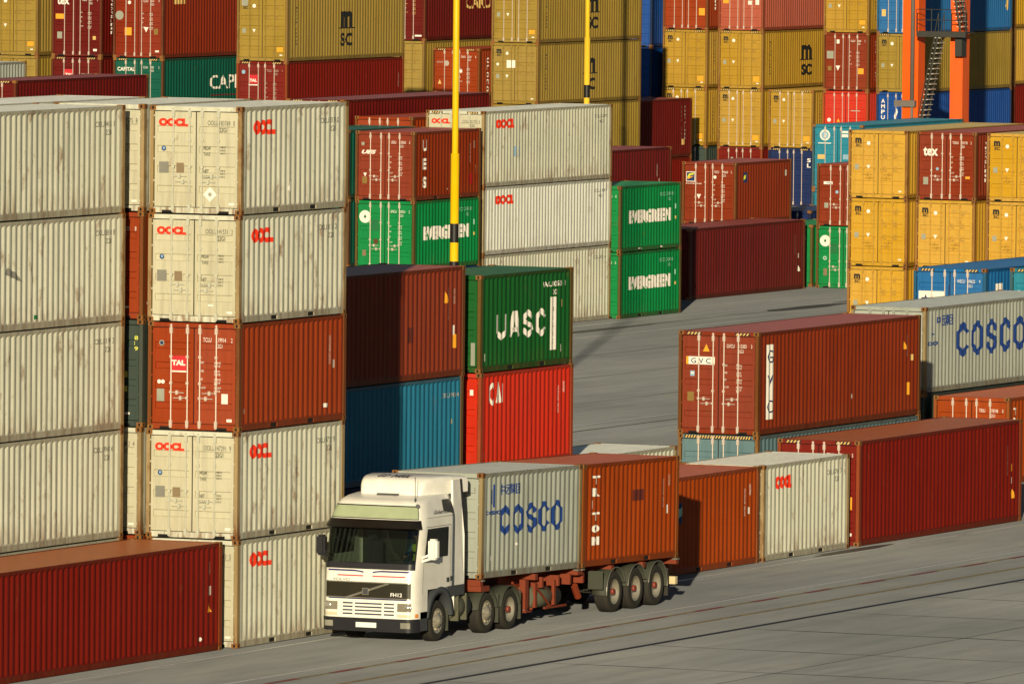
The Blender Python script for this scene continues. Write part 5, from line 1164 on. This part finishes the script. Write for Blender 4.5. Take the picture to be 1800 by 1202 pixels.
# ------------------------------------------------------------------ driver
def skin_person():
    SK = simple('skin', (0.45, 0.25, 0.16), 0.6); VS = simple('vest_yellow', (0.55, 0.68, 0.05), 0.7); SH = simple('shirt_blue', (0.08, 0.18, 0.32), 0.8); HR = simple('hair_dark', (0.02, 0.015, 0.01), 0.8); TRS = simple('trousers', (0.03, 0.035, 0.06), 0.9)
    P = [((1.46, 0.56, 1.80), 0.15), ((1.52, 0.56, 2.02), 0.14), ((1.50, 0.56, 2.22), 0.16), ((1.48, 0.56, 2.34), 0.07), ((1.44, 0.56, 2.46), 0.095), ((1.43, 0.56, 2.57), 0.09),
         ((1.48, 0.37, 2.28), 0.065), ((1.32, 0.31, 2.04), 0.048), ((1.06, 0.40, 2.05), 0.035),
         ((1.48, 0.75, 2.28), 0.065), ((1.32, 0.81, 2.04), 0.048), ((1.06, 0.72, 2.05), 0.035),
         ((1.18, 0.46, 1.80), 0.085), ((0.96, 0.44, 1.78), 0.07), ((0.92, 0.44, 1.42), 0.05), ((0.78, 0.44, 1.36), 0.04),
         ((1.18, 0.68, 1.80), 0.085), ((0.96, 0.70, 1.78), 0.07), ((0.92, 0.70, 1.42), 0.05), ((0.78, 0.70, 1.36), 0.04)]
    E = [(0, 1), (1, 2), (2, 3), (3, 4), (4, 5), (2, 6), (6, 7), (7, 8), (2, 9), (9, 10), (10, 11), (0, 12), (12, 13), (13, 14), (14, 15), (0, 16), (16, 17), (17, 18), (18, 19)]
    me = bpy.data.meshes.new('person'); me.from_pydata([p for p, _ in P], E, [])
    o = bpy.data.objects.new('person_skin', me); COL.objects.link(o)
    sk = o.modifiers.new('skin', 'SKIN'); 
    for i, (_, r) in enumerate(P): me.skin_vertices[0].data[i].radius = (r, r)
    me.skin_vertices[0].data[0].use_root = True
    o.modifiers.new('sub', 'SUBSURF').levels = 2
    bpy.context.view_layer.update(); dg = bpy.context.evaluated_depsgraph_get()
    m2 = bpy.data.meshes.new_from_object(o.evaluated_get(dg)); bpy.data.objects.remove(o)
    for mt in (SK, VS, SH, TRS): m2.materials.append(mt)
    for p in m2.polygons:
        c = p.center; p.use_smooth = True
        if c.z > 2.38: p.material_index = 0
        elif c.x < 1.16 and c.z > 1.98: p.material_index = 0
        elif c.z > 1.9 and 0.40 < c.y < 0.72 and c.x > 1.3: p.material_index = 1
        elif c.z > 1.93: p.material_index = 2
        else: p.material_index = 3
    pr = link('person', m2); pr.location = (TX, TY, 0)
    tag(pr, 'person in a yellow safety vest sitting at the wheel of the truck', 'person')
    bm = BM(); bmesh.ops.create_uvsphere(bm, u_segments=14, v_segments=9, radius=1.0)
    for v in list(bm.verts):
        if v.co.x < -0.35 and v.co.z < 0.45: bm.verts.remove(v)
    for v in bm.verts: v.co = Vector((1.46 + v.co.x * 0.105, 0.56 + v.co.y * 0.092, 2.57 + v.co.z * 0.10))
    obj('hair', bm, HR, pr)
    bm = BM()   # nose, ears, mouth
    tube(bm, (1.345, 0.56, 2.53), (1.325, 0.56, 2.49), 0.016, 6); tube(bm, (1.43, 0.455, 2.51), (1.45, 0.462, 2.55), 0.02, 6); tube(bm, (1.43, 0.665, 2.51), (1.45, 0.658, 2.55), 0.02, 6)
    obj('nose_and_ears', bm, SK, pr)
    for yy in (0.40, 0.72):
        bm = BM()
        for k in range(4): tube(bm, (1.05, yy + 0.02 * (k - 1.5), 2.06), (1.00, yy + 0.02 * (k - 1.5), 2.075), 0.009, 6); tube(bm, (1.00, yy + 0.02 * (k - 1.5), 2.075), (0.975, yy + 0.02 * (k - 1.5), 2.045 - 0.004 * k), 0.008, 6)
        tube(bm, (1.06, yy + 0.03, 2.05), (1.01, yy + 0.055, 2.03), 0.010, 6); obj('hand', bm, SK, pr)
skin_person()
